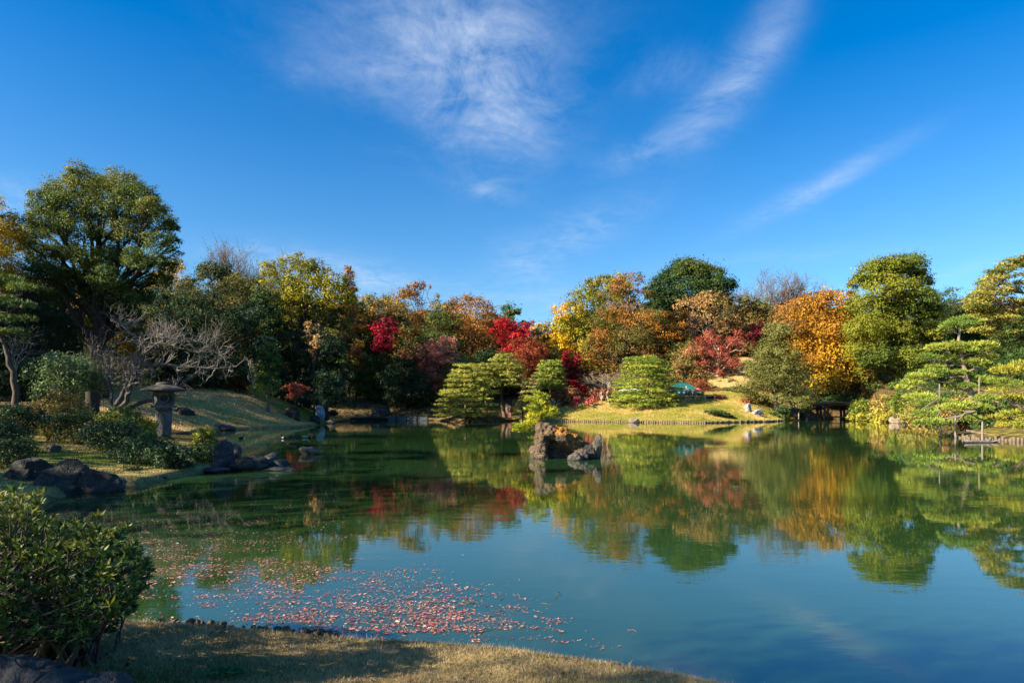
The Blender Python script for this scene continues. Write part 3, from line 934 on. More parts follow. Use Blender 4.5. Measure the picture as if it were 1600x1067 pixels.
    T('broadleaf_tree', 'green tree sheltering the dark hut', 588, 552, 88, 622, 90, 'dome', [GRN, MID, (.12, .14, .03), DKG], seed=48, nl=18, lr=.32, trunk=.2, fill=.8)
    T('evergreen_tree', 'dim grey-green tree right of the hut tree', 632, 560, 84, 640, 86, 'dome', [DKG, (.03, .05, .03), GRN], seed=49, nl=16)
    T('evergreen_tree', 'small bright green tree on the left lawn', 420, 535, 62, 618, 57, 'cone', [GRN, MID, (.13, .17, .04)], seed=50, nl=20, lr=.34, trunk=.14, bark=(.16, .12, .09))
    T('maple_tree', 'small coral-red maple on the left lawn crest', 461, 596, 40, 620, 60, 'umbrella', [(.42, .08, .06), (.36, .1, .06)], gain=1.05, seed=51, nl=9, lr=.4, trunk=.06, cat='maple')
    T('maple_tree', 'reddish low maple half hidden behind the plum twigs', 375, 588, 56, 612, 62, 'dome', [(.34, .08, .05), RST, OLV], gain=1.05, seed=52, nl=9, lr=.36)
    T('broadleaf_tree', 'small orange-brown tree low behind the lantern roof', 330, 590, 56, 622, 66, 'dome', [RST, BRN, OLV], seed=53, nl=9, lr=.36)
    T('maple_tree', 'bright yellow maple glowing behind the big left trunk', 180, 492, 130, 580, 60, 'dome', [YEL, YEL, ORG, OLV], gain=1.05, seed=54, nl=18, lr=.28, fill=.8)
    T('evergreen_tree', 'black-green evergreen in the shade under the big left tree', 80, 400, 120, 620, 56, 'dome', [DKG, BLU, DKG], seed=55, nl=20)
    T('evergreen_tree', 'dark evergreen at the left edge behind the leaning pine', 20, 470, 110, 640, 52, 'dome', [DKG, BLU, GRN], seed=56, nl=16)
    T('broadleaf_tree', 'gold and green treetop cut by the left edge of the picture', -12, 312, 110, 470, 46, 'round', [OLV, YEL, YGR, ORG], seed=57, nl=18, lr=.32)
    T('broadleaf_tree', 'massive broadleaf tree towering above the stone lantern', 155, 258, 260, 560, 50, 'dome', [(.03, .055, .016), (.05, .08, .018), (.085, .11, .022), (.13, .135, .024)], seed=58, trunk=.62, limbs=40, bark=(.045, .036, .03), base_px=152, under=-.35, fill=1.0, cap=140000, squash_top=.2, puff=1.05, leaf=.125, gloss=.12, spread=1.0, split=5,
      tone=lambda l, r: np.clip(.35 + .6 * (l[2] - 9) / 11 + r.uniform(-.25, .2), 0, 1),  # sunlight put into the leaf colour: lighter towards the top of the crown
      lobes_px=[(100, 285, 24), (130, 275, 26), (75, 315, 24), (60, 300, 10), (160, 290, 22), (190, 278, 26), (215, 300, 26), (115, 315, 30), (160, 325, 26), (200, 325, 30), (240, 325, 20), (255, 350, 18), (50, 365, 20), (80, 350, 26), (45, 385, 15), (120, 358, 26), (165, 365, 24), (210, 365, 28), (250, 380, 18), (265, 355, 11), (272, 378, 10), (60, 400, 22), (95, 395, 24), (140, 405, 22), (190, 405, 26), (230, 410, 24), (262, 412, 14), (275, 395, 10), (70, 430, 20), (105, 435, 20), (170, 440, 22), (215, 440, 22), (250, 435, 16), (150, 470, 20), (195, 470, 22), (225, 465, 16), (165, 500, 18), (200, 500, 20), (215, 525, 16), (90, 465, 18), (48, 342, 9), (110, 265, 10), (150, 264, 9)])
    for i, (px, yt, w, yb, Y, cols, lab) in enumerate((
            (560, 476, 90, 590, 100, [OLV, GRN, BRN], 'olive-brown tree below the small bare skyline tree'),
            (625, 484, 80, 590, 99, [OLV, LOL, BRN, GRN], 'mottled olive tree between the crimson patch and the tall open brown tree'),
            (700, 470, 80, 580, 104, [GRN, OLV, BRN], 'olive tree left of the orange-brown skyline tree'),
            (772, 488, 70, 590, 106, [BRN, OLV, TAN], 'brown-olive tree just left of the crimson skyline maple'),
            (838, 514, 60, 600, 106, [OLV, BRN, GRN], 'olive-brown tree right of the crimson skyline maple'),
            (660, 520, 90, 610, 94, [GRN, DKG, OLV, BRN], 'dull green tree above the pinkish-brown maple'),
            (1030, 500, 80, 600, 105, [OLV, BRN, LOL], 'olive-tan tree at the right shoulder of the big orange-brown tree'),
            (1140, 500, 90, 590, 108, [BRN, OLV, TAN], 'muted brown tree above the branching red-brown maple'),
            (1225, 490, 70, 590, 104, [OLV, BRN, GRN], 'muted olive tree behind the tip of the pale olive tree'),
            (300, 440, 90, 580, 80, [GRN, DKG, OLV], 'green tree under the golden yellow treetop'),
            (440, 470, 90, 600, 84, [DKG, GRN, OLV], 'green tree in the shade behind the yellow-green tree'),
            (560, 520, 80, 620, 96, [DKG, GRN, OLV], 'dark green tree behind the slender amber-leaved tree'))):
        T('broadleaf_tree', lab, px, yt, w, yb, Y, 'dome', cols, seed=70 + i, nl=18, lr=.32, gain=1.15)
    # understorey that closes the wood at eye level
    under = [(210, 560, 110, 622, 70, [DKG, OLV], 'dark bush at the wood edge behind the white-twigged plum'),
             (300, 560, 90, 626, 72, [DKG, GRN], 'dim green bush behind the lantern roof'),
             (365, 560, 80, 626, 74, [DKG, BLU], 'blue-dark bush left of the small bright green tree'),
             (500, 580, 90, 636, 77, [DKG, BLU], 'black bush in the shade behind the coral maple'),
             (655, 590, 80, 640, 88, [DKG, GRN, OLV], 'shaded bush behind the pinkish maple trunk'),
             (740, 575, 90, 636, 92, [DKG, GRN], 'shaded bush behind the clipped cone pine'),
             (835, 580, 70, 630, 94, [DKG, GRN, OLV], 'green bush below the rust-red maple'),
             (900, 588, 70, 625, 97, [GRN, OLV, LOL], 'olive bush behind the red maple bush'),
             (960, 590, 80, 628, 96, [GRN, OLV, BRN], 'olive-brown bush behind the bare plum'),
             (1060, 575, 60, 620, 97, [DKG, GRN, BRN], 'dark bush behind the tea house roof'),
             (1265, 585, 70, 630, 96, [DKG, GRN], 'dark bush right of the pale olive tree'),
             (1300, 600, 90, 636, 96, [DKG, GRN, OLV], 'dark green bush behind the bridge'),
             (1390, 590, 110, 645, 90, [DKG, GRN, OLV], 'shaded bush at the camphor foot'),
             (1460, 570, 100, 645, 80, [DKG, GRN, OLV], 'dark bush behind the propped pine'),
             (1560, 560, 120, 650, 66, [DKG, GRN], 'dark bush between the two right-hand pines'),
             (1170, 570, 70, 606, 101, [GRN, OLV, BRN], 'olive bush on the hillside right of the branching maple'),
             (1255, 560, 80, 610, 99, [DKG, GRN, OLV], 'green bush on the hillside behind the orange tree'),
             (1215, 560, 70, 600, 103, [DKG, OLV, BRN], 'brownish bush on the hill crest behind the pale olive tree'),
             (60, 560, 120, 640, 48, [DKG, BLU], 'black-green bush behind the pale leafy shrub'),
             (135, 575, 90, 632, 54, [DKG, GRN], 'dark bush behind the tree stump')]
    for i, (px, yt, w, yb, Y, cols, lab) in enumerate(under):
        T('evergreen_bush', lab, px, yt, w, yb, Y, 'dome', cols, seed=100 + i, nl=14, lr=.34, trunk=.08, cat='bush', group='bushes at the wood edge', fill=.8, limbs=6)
    # a deep wood closes the view behind the garden
    rng = np.random.default_rng(5)
    lobes, tn = [], []
    for k in range(150):
        px = -60 + 1760 * (k + rng.random()) / 150
        Y = rng.uniform(126, 150)
        top = np.interp(px, [-60, 100, 300, 440, 600, 700, 800, 860, 900, 960, 1080, 1200, 1300, 1700], [420, 420, 445, 440, 470, 474, 496, 516, 478, 460, 452, 462, 470, 455])
        r = rng.uniform(3.2, 5)
        zt = Z_(top + rng.uniform(0, 24), Y)
        lobes.append((X_(px, Y), Y, zt - r, r, r, r * .8)); tn.append(rng.random())
        lobes.append((X_(px, Y) + rng.normal(0, 2), Y + 3, zt - 2.4 * r, r * 1.4, r, r * 1.4)); tn.append(rng.random() * .5)
        lobes.append((X_(px, Y) + rng.normal(0, 2), Y + 3, 6, r * 1.4, r, 4.5)); tn.append(rng.random() * .4)
    o = link('far_wood', crown_leaves(lobes, tn, 110000, .66, rng), leaf_mat([DKG, GRN, OLV, LOL, BRN], .25, .1))
    tag(o, 'far-off mixed wood closing the view behind the garden trees', kind='stuff')
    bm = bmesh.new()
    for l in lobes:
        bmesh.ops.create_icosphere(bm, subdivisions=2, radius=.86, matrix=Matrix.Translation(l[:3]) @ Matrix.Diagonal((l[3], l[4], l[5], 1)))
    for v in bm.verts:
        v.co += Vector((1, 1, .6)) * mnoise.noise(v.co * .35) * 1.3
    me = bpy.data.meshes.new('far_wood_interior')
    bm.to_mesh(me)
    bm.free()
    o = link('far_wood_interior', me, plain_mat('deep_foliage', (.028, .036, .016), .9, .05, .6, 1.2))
    tag(o, 'dark inner foliage of the far-off wood', kind='stuff')


build_trees()
# ------------------------------------------------------------------ pines by the water
def build_pines():
    rng = np.random.default_rng(77)
    C1 = [(.085, .11, .018), (.16, .165, .026), (.23, .215, .034)]
    pine('clipped_pine', 'large clipped pine with a skirt of pads down to the water', 728, 75, cone_pads(rng, 728, 572, 648, 14, 46, 11, 9.5, 2.5, .8), C1, [(727, 655), (728, 620), (726, 580)], 52000, .165, cushion=True, seed=1, r0=.22)
    pine('clipped_pine', 'domed clipped pine on a bare leaning trunk above the woman in pink', 790, 82, cone_pads(rng, 790, 556, 602, 10, 31, 8, 9, 2.4, .55), C1, [(789, 640), (783, 615), (788, 570)], 28000, .17, cushion=True, seed=2, r0=.28)
    pine('clipped_pine', 'shaded green pine behind the skirted clipped pine', 722, 88, cone_pads(rng, 722, 562, 592, 12, 28, 7, 10, 2.5, .6) + [(705, 600, 16, 5), (690, 620, 14, 6), (700, 636, 16, 7)], [(.03, .07, .015), (.06, .11, .02), (.11, .14, .02)], [(715, 645), (718, 600), (722, 565)], 20000, .18, cushion=True, seed=3, r0=.25)
    pine('clipped_pine', 'small pine squeezed between the skirted and the domed pine', 757, 80, cone_pads(rng, 756, 570, 612, 8, 20, 7, 8, 2.4, .6), C1, [(760, 640), (757, 580)], 13000, .17, cushion=True, seed=4, r0=.16)
    pine('clipped_pine', 'round-headed pine left of the red maple at the lawn corner', 860, 88, cone_pads(rng, 860, 565, 606, 10, 24, 8, 8, 2.4, .6), [(.06, .10, .016), (.11, .14, .022), (.17, .19, .025)], [(860, 634), (861, 600), (860, 570)], 20000, .18, cushion=True, seed=5, r0=.18)
    pine('young_pine', 'thin yellowish pine with a straight stem beside the domed pine', 826, 80, cone_pads(rng, 828, 592, 640, 6, 15, 8, 7, 2.2, .7), [(.12, .12, .03), (.2, .19, .04)], [(817, 646), (817, 612), (818, 588)], 8000, .17, cushion=True, seed=6, r0=.09)
    pine('clipped_pine', 'broad layered pine in front of the tea house', 1010, 82, cone_pads(rng, 1008, 560, 632, 20, 52, 12, 12, 2.4, .6, .92), [(.07, .11, .014), (.14, .17, .02), (.20, .22, .025)], [(1012, 640), (1016, 615), (1010, 565)], 54000, .17, cushion=True, seed=7, r0=.3)
    # the propped pine on the right bank, with its bare limbs showing
    P = [(1503, 502, 20, 5), (1484, 508, 12, 4), (1520, 505, 12, 4), (1478, 514, 10, 3.5), (1502, 510, 26, 5),
         (1470, 545, 22, 6), (1450, 560, 14, 5), (1490, 540, 16, 5), (1530, 542, 24, 6), (1552, 548, 10, 4), (1512, 550, 18, 5), (1545, 560, 12, 5),
         (1480, 562, 18, 5), (1520, 568, 24, 6), (1548, 574, 12, 4), (1462, 575, 14, 4), (1440, 590, 22, 5), (1425, 600, 16, 4.5), (1460, 583, 22, 5), (1490, 585, 24, 5), (1412, 607, 10, 4), (1530, 595, 20, 6),
         (1505, 605, 18, 5), (1545, 605, 16, 6), (1438, 622, 22, 5, -60), (1462, 630, 20, 5, -90), (1485, 640, 18, 6, -120), (1450, 648, 16, 5, -150), (1460, 662, 20, 4, -190), (1445, 664, 12, 3.5, -190), (1500, 636, 22, 6, -110), (1528, 640, 18, 6, -90), (1510, 655, 16, 5, -130), (1540, 625, 18, 6, -60)]
    pine('propped_pine', 'old spreading pine with pale bare limbs held up by poles in the water', 1500, 47, P, [(.06, .10, .016), (.11, .15, .022), (.19, .205, .028)], [(1532, 645), (1514, 605), (1508, 575), (1500, 548), (1499, 525), (1503, 503)], 25000, .26, bark=(.27, .20, .15), seed=8, r0=.24, thin=.16)
    P = [(1575, 580, 24, 6), (1598, 572, 20, 6), (1560, 598, 18, 5), (1590, 604, 26, 6), (1575, 622, 14, 4), (1610, 585, 26, 7), (1600, 625, 20, 6), (1585, 650, 22, 7), (1600, 662, 22, 7), (1570, 668, 22, 7), (1555, 655, 14, 5), (1620, 640, 26, 8), (1560, 612, 12, 4)]
    pine('leaning_pine', 'golden-green pine leaning in from the right edge over the bank', 1590, 41, P, [(.08, .115, .016), (.13, .15, .02), (.20, .18, .02)], [(1640, 690), (1600, 640), (1578, 628), (1566, 612)], 8500, .25, bark=(.22, .16, .12), seed=9, r0=.2, thin=.16)
    # the tall layered pine against the sky
    P = []
    for i in range(120):
        t = i / 119
        y = 402 + t * 118
        x0 = np.interp(y, [400, 430, 470, 520], [1588, 1545, 1512, 1520])
        x = rng.uniform(x0 + 8, 1680) if i % 3 else x0 + 12
        P.append((x, y + rng.normal(0, 2), rng.uniform(13, 22), rng.uniform(2.6, 4), rng.uniform(-50, 50)))
    pine('tall_pine', 'tall layered pine with golden tips rising at the right edge', 1610, 76, P, [(.06, .08, .016), (.14, .135, .022), (.24, .19, .03)], [(1618, 640), (1615, 520), (1608, 400)], 42000, .24, cushion=True, seed=10, r0=.42)
    # left edge
    P = [(10, 440, 26, 7), (35, 452, 20, 6), (-10, 470, 30, 8), (30, 478, 22, 6), (12, 500, 26, 6), (-20, 520, 30, 7), (22, 520, 20, 5), (45, 500, 12, 5), (-25, 440, 24, 8)]
    pine('leaning_pine', 'slim dark pine with a tilted trunk at the left edge', 5, 40, P, [(.03, .06, .018), (.05, .09, .02), (.10, .13, .02)], [(26, 628), (20, 585), (10, 550), (-4, 515), (2, 450)], 6500, .25, bark=(.10, .075, .055), seed=11, r0=.2, thin=.16)
    # the flat creeping pine on the lawn
    pine('creeping_pine', 'flat dark creeping pine lying on the sunny far lawn', 1120, 75, [(1110, 645, 10, 2.6), (1122, 646, 12, 3), (1133, 650, 9, 2.6), (1140, 653, 7, 2), (1116, 648, 8, 2.2)], [(.03, .05, .015), (.05, .075, .02)], [(1118, 652), (1119, 649)], 1600, .3, seed=12, r0=.1, limbs=False)


build_pines()


def build_bare_small():
    # the old plum behind the lantern: dark leaning stems, pale crooked shoots
    rng = np.random.default_rng(31)
    Y = 36.0
    bx = X_(190, Y)
    g = gz(bx, Y)
    root = empty('plum_tree', (bx, Y, g), 'bare old plum with pale crooked twigs reaching over the stone lantern', 'tree', TREES)
    tb, tw = Tubes(), Tubes()

    def W(pts):
        return [(X_(a, Y) - bx, d, Z_(b, Y) - g) for a, b, d in pts]
    mains = [([(176, 645, 0), (190, 620, 0), (202, 590, .2), (205, 565, .4), (222, 545, .5), (245, 530, .3), (262, 520, 0)], .17),
             ([(182, 645, 0), (205, 625, -.4), (215, 600, -.6), (222, 585, -.7), (232, 575, -.8), (260, 572, -.9), (300, 575, -1), (350, 577, -1.1), (380, 574, -1)], .15),
             ([(186, 645, .3), (215, 628, .5), (240, 622, .8), (260, 606, 1), (290, 580, 1.3), (320, 560, 1.2), (335, 540, 1)], .13),
             ([(176, 645, 0), (165, 610, .5), (150, 580, .9), (140, 555, 1), (120, 540, 1)], .09),
             ([(205, 565, .4), (215, 545, 0), (240, 528, -.5), (280, 532, -.9), (320, 538, -1), (350, 540, -1)], .09),
             ([(222, 545, .5), (200, 525, .8), (180, 505, .6), (165, 500, .5)], .07),
             ([(232, 575, -.8), (245, 550, -1), (265, 540, -1.2), (300, 548, -1.3), (330, 552, -1.2)], .06)]
    for pts, r in mains:
        p = np.array(W(pts))
        tt = np.linspace(0, 1, len(p) * 3)
        q = np.column_stack([np.interp(tt, np.linspace(0, 1, len(p)), p[:, k]) for k in range(3)])
        q[1:] += rng.normal(0, .035, (len(q) - 1, 3))
        rr = np.linspace(r, r * .3, len(q))
        tb.add(q, rr, 7)
        for i in range(5, len(q)):
            for c in range(2 if r > .1 else 3):
                d = unit(np.array([rng.uniform(-.3, 1.1), rng.normal(0, .7), rng.uniform(-.15, .9)]))
                grow(tw, rng, q[i], d, rng.uniform(.5, 1.1), rr[i] * .34 + .006, 3, 5, .75, .22, (3, 3, 3, 3, 2), None, (4, 4, 4, 4, 3, 3), .34, .62)
    link('trunk', tb.mesh('trunk'), bark_mat((.085, .075, .07)), root)
    link('twigs', tw.mesh('twigs'), bark_mat((.21, .19, .17)), root)
    # thin grey shrub left of the plum
    bare_tree('bare_shrub', 'thin grey leafless shrub left of the old plum', 150, 530, 640, 38, .55, .3, (4, 4, 3), 3, (.13, .11, .09), 61, width=120, forks=6, first=.08, r=.05, cat='shrub')
    bare_tree('bare_tree', 'bare grey tree twigs at the left edge above the leaning pine trunk', 25, 480, 600, 44, .6, .1, (4, 4, 3), 3, (.2, .18, .16), 63, width=80, forks=4, first=.4, r=.07)
    bare_tree('bare_tree', 'low spreading bare plum before the ginkgo foot', 950, 578, 632, 90, 1.0, .05, (4, 4, 3, 3), 3, (.24, .19, .15), 65, width=90, forks=5, first=.22, r=.14, haze_leaf=(260, .2, [BRN, TAN]))
    # tall stem props
    bare_tree('bare_tree', 'slender pale bare tree beside the small bright green tree', 395, 560, 632, 60, .4, .4, (4, 3, 3), 3, (.3, .26, .22), 67, width=40, forks=3, first=.45, r=.06)


build_bare_small()


# ------------------------------------------------------------------ shrubs
def shrub(name, label, px, ytop, wpx, ybot, Y, cols, seed, leaf=None, fill=1.0, nl=12, group='shrubs round the pond', aspect=.6, transl=.25, style='dome', z0=None, lr=.4):
    rng = np.random.default_rng(2000 + seed)
    bx = X_(px, Y)
    g = gz(bx, Y)
    R = wpx * .5 * Y / F
    z1 = Z_(ytop, Y) - g
    zb = min(Z_(ybot, Y) - g, z1 - .3 * R)
    lobes, tn = profile_lobes(rng, R, max(zb, -.1), z1, style, nl, lr)
    root = empty(name, (bx, Y, g), label, 'shrub', group)
    tb = Tubes()
    for k in range(5):
        l = lobes[rng.integers(0, len(lobes))]
        tb.add(bent((rng.normal(0, .08), rng.normal(0, .08), -.2), l[:3], .05, rng, 5, .05), np.linspace(.03, .01, 5) * max(1, R), 4, cap=False)
    link('stems', tb.mesh('stems'), bark_mat((.08, .06, .045)), root)
    lf = leaf or max(.05, 3.0 * Y / F)
    A = wpx * (ybot - ytop) * .85
    n = min(16000, int(6 * A / (lf * F / Y) ** 2 / .4 * fill))
    link('foliage', crown_leaves(lobes, tn, n, lf, rng, spread=.9, per=12, aspect=aspect, under=-.5, shell=.85), leaf_mat(cols, transl, .2, 1.4), root)
    return root


def build_shrubs():
    S = shrub
    DK = [(.012, .03, .012), (.02, .045, .016), (.03, .06, .018)]
    WARM = [(.05, .055, .015), (.14, .10, .02), (.24, .13, .025)]
    YL = [(.05, .075, .014), (.12, .14, .018), (.22, .21, .02)]
    G = 'shrubs on the lantern headland'
    S('clipped_shrub', 'dark clipped dome shrub at the left edge, upper one', 22, 634, 90, 684, 22, DK, 1, group=G)
    S('clipped_shrub', 'low dark clipped shrub below it at the left edge', 4, 658, 84, 712, 18.5, DK, 2, group=G)
    S('clipped_shrub', 'lowest dark clipped shrub at the left edge above the big shore rock', 14, 684, 82, 730, 16, DK, 3, group=G)
    S('azalea_shrub', 'orange-tipped azalea in front of the tree stump', 97, 612, 104, 672, 25, WARM, 4, group=G)
    S('azalea_shrub', 'dark green azalea beneath the orange-tipped one', 120, 640, 92, 688, 22, DK + [WARM[1]], 5, group=G)
    S('azalea_shrub', 'small yellow-green azalea at the lit lawn edge', 74, 648, 38, 680, 23, YL, 51, group=G, nl=7)
    S('azalea_shrub', 'sunlit yellow-topped shrub left of the lantern pillar', 190, 636, 94, 690, 24, [YL[0], YL[1], YL[2], DK[2]], 6, group=G)
    S('azalea_shrub', 'bright yellow shrub tip touching the lantern pillar', 232, 653, 32, 686, 25, YL[1:], 7, group=G, nl=7)
    S('azalea_shrub', 'broad dark shrub below the yellow-topped one', 180, 656, 98, 706, 20.5, DK, 8, group=G)
    S('azalea_shrub', 'dark shrub in front of the lantern foot', 232, 677, 104, 728, 18.2, DK, 9, group=G)
    S('azalea_shrub', 'dark drooping shrub above the headland waterline', 264, 694, 74, 740, 17.6, DK, 10, group=G)
    S('azalea_shrub', 'small half-lit shrub right of the lantern', 321, 666, 46, 697, 27, [DK[2], YL[1], YL[2]], 11, group=G, nl=9)
    S('azalea_shrub', 'green shrub beside the upright water rock', 318, 693, 42, 732, 19.5, [DK[2], (.04, .075, .014), YL[0]], 12, group=G, nl=9)
    S('azalea_shrub', 'scruffy brown-tipped shrub right of the big shore rock', 205, 728, 34, 752, 16.8, [DK[2], (.09, .06, .03)], 13, group=G, nl=8)
    S('leafy_shrub', 'pale-leaved camellia left of the old plum', 108, 555, 120, 625, 37, [(.03, .055, .02), (.07, .12, .035), (.15, .19, .07)], 14, group=G, nl=18, leaf=.15)
    G = 'shrubs on the far shore'
    S('clipped_shrub', 'large clipped rust-brown mound on the far lawn', 884, 606, 62, 634, 86, [(.12, .045, .02), (.17, .075, .025), (.10, .05, .02)], 20, group=G, nl=18)
    S('clipped_shrub', 'second rust-brown mound right of the large one', 944, 607, 60, 634, 88, [(.14, .055, .03), (.18, .08, .035)], 21, group=G, nl=16)
    S('clipped_shrub', 'small round pink-red shrub left of its twin', 899, 620, 20, 637, 84, [(.36, .06, .06), (.26, .05, .05)], 22, group=G, nl=8)
    S('clipped_shrub', 'round pink-red shrub nearer the two walkers', 922, 620, 21, 636, 83.5, [(.34, .085, .085), (.3, .06, .06)], 23, group=G, nl=8)
    S('clipped_shrub', 'tiny round green shrub under the left pink-red ball', 909, 630, 13, 637, 82.5, [(.1, .11, .02), (.16, .17, .03)], 24, group=G, nl=6)
    S('clipped_shrub', 'tiny yellow-green shrub under the right pink-red ball', 926, 631.5, 10, 637, 82.5, [(.14, .16, .02), (.2, .2, .03)], 25, group=G, nl=6)
    S('azalea_shrub', 'dark low shrub at the right end of the green-roofed tea house', 1118, 618, 40, 638, 86, [(.06, .02, .02), (.14, .04, .035), DK[2]], 26, group=G, nl=9)
    S('azalea_shrub', 'green low shrub on the sunny hillside', 1150, 608, 44, 634, 90, [(.04, .06, .015), (.1, .11, .02)], 27, group=G, nl=10)
    S('azalea_shrub', 'red-tipped low shrub left of the white rocks', 1166, 622, 22, 634, 85, [(.26, .06, .04), (.12, .09, .03)], 28, group=G, nl=6)
    S('azalea_shrub', 'orange-green low shrub above the white rocks', 1194, 618, 34, 636, 86, [(.2, .14, .02), (.12, .12, .02)], 29, group=G, nl=8)
    S('clipped_shrub', 'smooth low green hump behind the small bridge approach', 1240, 619, 56, 632, 92, [(.14, .14, .02), (.18, .18, .03)], 30, group=G, nl=12)
    S('azalea_shrub', 'dark shrub at the water left of the bridge rocks', 1222, 634, 36, 654, 82, [DK[2], (.05, .07, .015)], 31, group=G, nl=9)
    S('azalea_shrub', 'added dark thicket standing in for the shade under the bridge', 1303, 624, 76, 658, 95, DK, 60, group=G, nl=14)  # thicket added so the opening below the bridge reads as shade
    S('azalea_shrub', 'green shrub above the bridge rocks', 1255, 630, 34, 646, 87, [(.05, .08, .015), (.12, .13, .02)], 32, group=G, nl=8)
    G = 'shrubs on the right bank'
    LIT = [(.07, .105, .014), (.14, .15, .017), (.21, .19, .02)]
    TANS = [(.16, .12, .03), (.3, .2, .06), (.2, .19, .03)]
    S('bank_shrub', 'bright green shrub just right of the bridge', 1350, 622, 44, 654, 82, LIT[:2], 40, group=G, nl=12)
    S('bank_shrub', 'yellow shrub dipping to the water right of the bridge', 1345, 644, 40, 660, 80, LIT[1:] + [(.30, .25, .02)], 41, group=G, nl=9)
    S('bank_shrub', 'tan and green shrub on the slope below the camphor', 1385, 618, 60, 650, 78, TANS, 42, group=G, nl=14)
    S('bank_shrub', 'second yellow shrub at the waterline below the camphor', 1378, 646, 34, 661, 75, [(.30, .25, .02), (.16, .17, .02)], 43, group=G, nl=8)
    S('bank_shrub', 'light green shrub left of the propped pine', 1412, 612, 56, 648, 70, LIT, 44, group=G, nl=14)
    S('bank_shrub', 'sprawling green-gold shrub under the propped pine', 1450, 618, 80, 664, 60, [LIT[0], TANS[1], LIT[1]], 45, group=G, nl=18)
    S('bank_shrub', 'rusty shrub behind the propped pine trunk', 1498, 622, 60, 655, 52, [(.24, .12, .04), (.32, .16, .05), LIT[0]], 46, group=G, nl=12)
    S('bank_shrub', 'dark rust shrub at the wooden piling corner', 1508, 648, 46, 680, 42, [(.08, .045, .02), (.05, .06, .015), (.14, .07, .03)], 47, group=G, nl=12)
    S('bank_shrub', 'dark green shrub behind the wooden piling', 1538, 656, 44, 684, 40, [DK[2], (.05, .08, .015)], 48, group=G, nl=12)
    S('bank_shrub', 'yellow-green shrub over the piling at the right edge', 1582, 664, 70, 688, 38.5, [LIT[1], (.36, .28, .02)], 49, group=G, nl=14)
    S('bank_shrub', 'green thicket below the camphor trunk', 1425, 592, 70, 630, 80, [DK[2], LIT[0]], 50, group=G, nl=12)
    S('bank_shrub', 'dull green thicket left of the propped pine trunk', 1445, 598, 70, 640, 66, [DK[2], LIT[0], (.1, .11, .02)], 53, group=G, nl=14)
    S('bank_shrub', 'broad green-gold thicket above the propped pine roots', 1480, 605, 90, 650, 56, [LIT[0], DK[2], TANS[2]], 54, group=G, nl=16)
    S('bank_shrub', 'mid-green shrub between the two right-hand pines', 1552, 626, 80, 668, 46, [DK[2], LIT[0]], 55, group=G, nl=14)
    S('bank_shrub', 'deep green shrub at the right edge below the leaning pine', 1600, 622, 90, 672, 43, [DK[2], LIT[0], LIT[1]], 56, group=G, nl=14)
    S('bank_shrub', 'gold-flecked shrub at the right end of the piling', 1612, 662, 70, 694, 36.5, [LIT[1], LIT[0]], 57, group=G, nl=12)
    S('bank_shrub', 'tan shrub right of the pale buff boulder', 1432, 636, 50, 664, 63, TANS, 58, group=G, nl=10)
    S('bank_shrub', 'rust and green shrub above the floating log', 1535, 640, 60, 674, 43, [(.1, .06, .02), LIT[0], DK[2]], 59, group=G, nl=12)
    S('bank_shrub', 'olive shrub behind the bridge rail at the wood edge', 1330, 612, 60, 636, 90, [DK[2], (.09, .1, .02)], 52, group=G, nl=12)


build_shrubs()


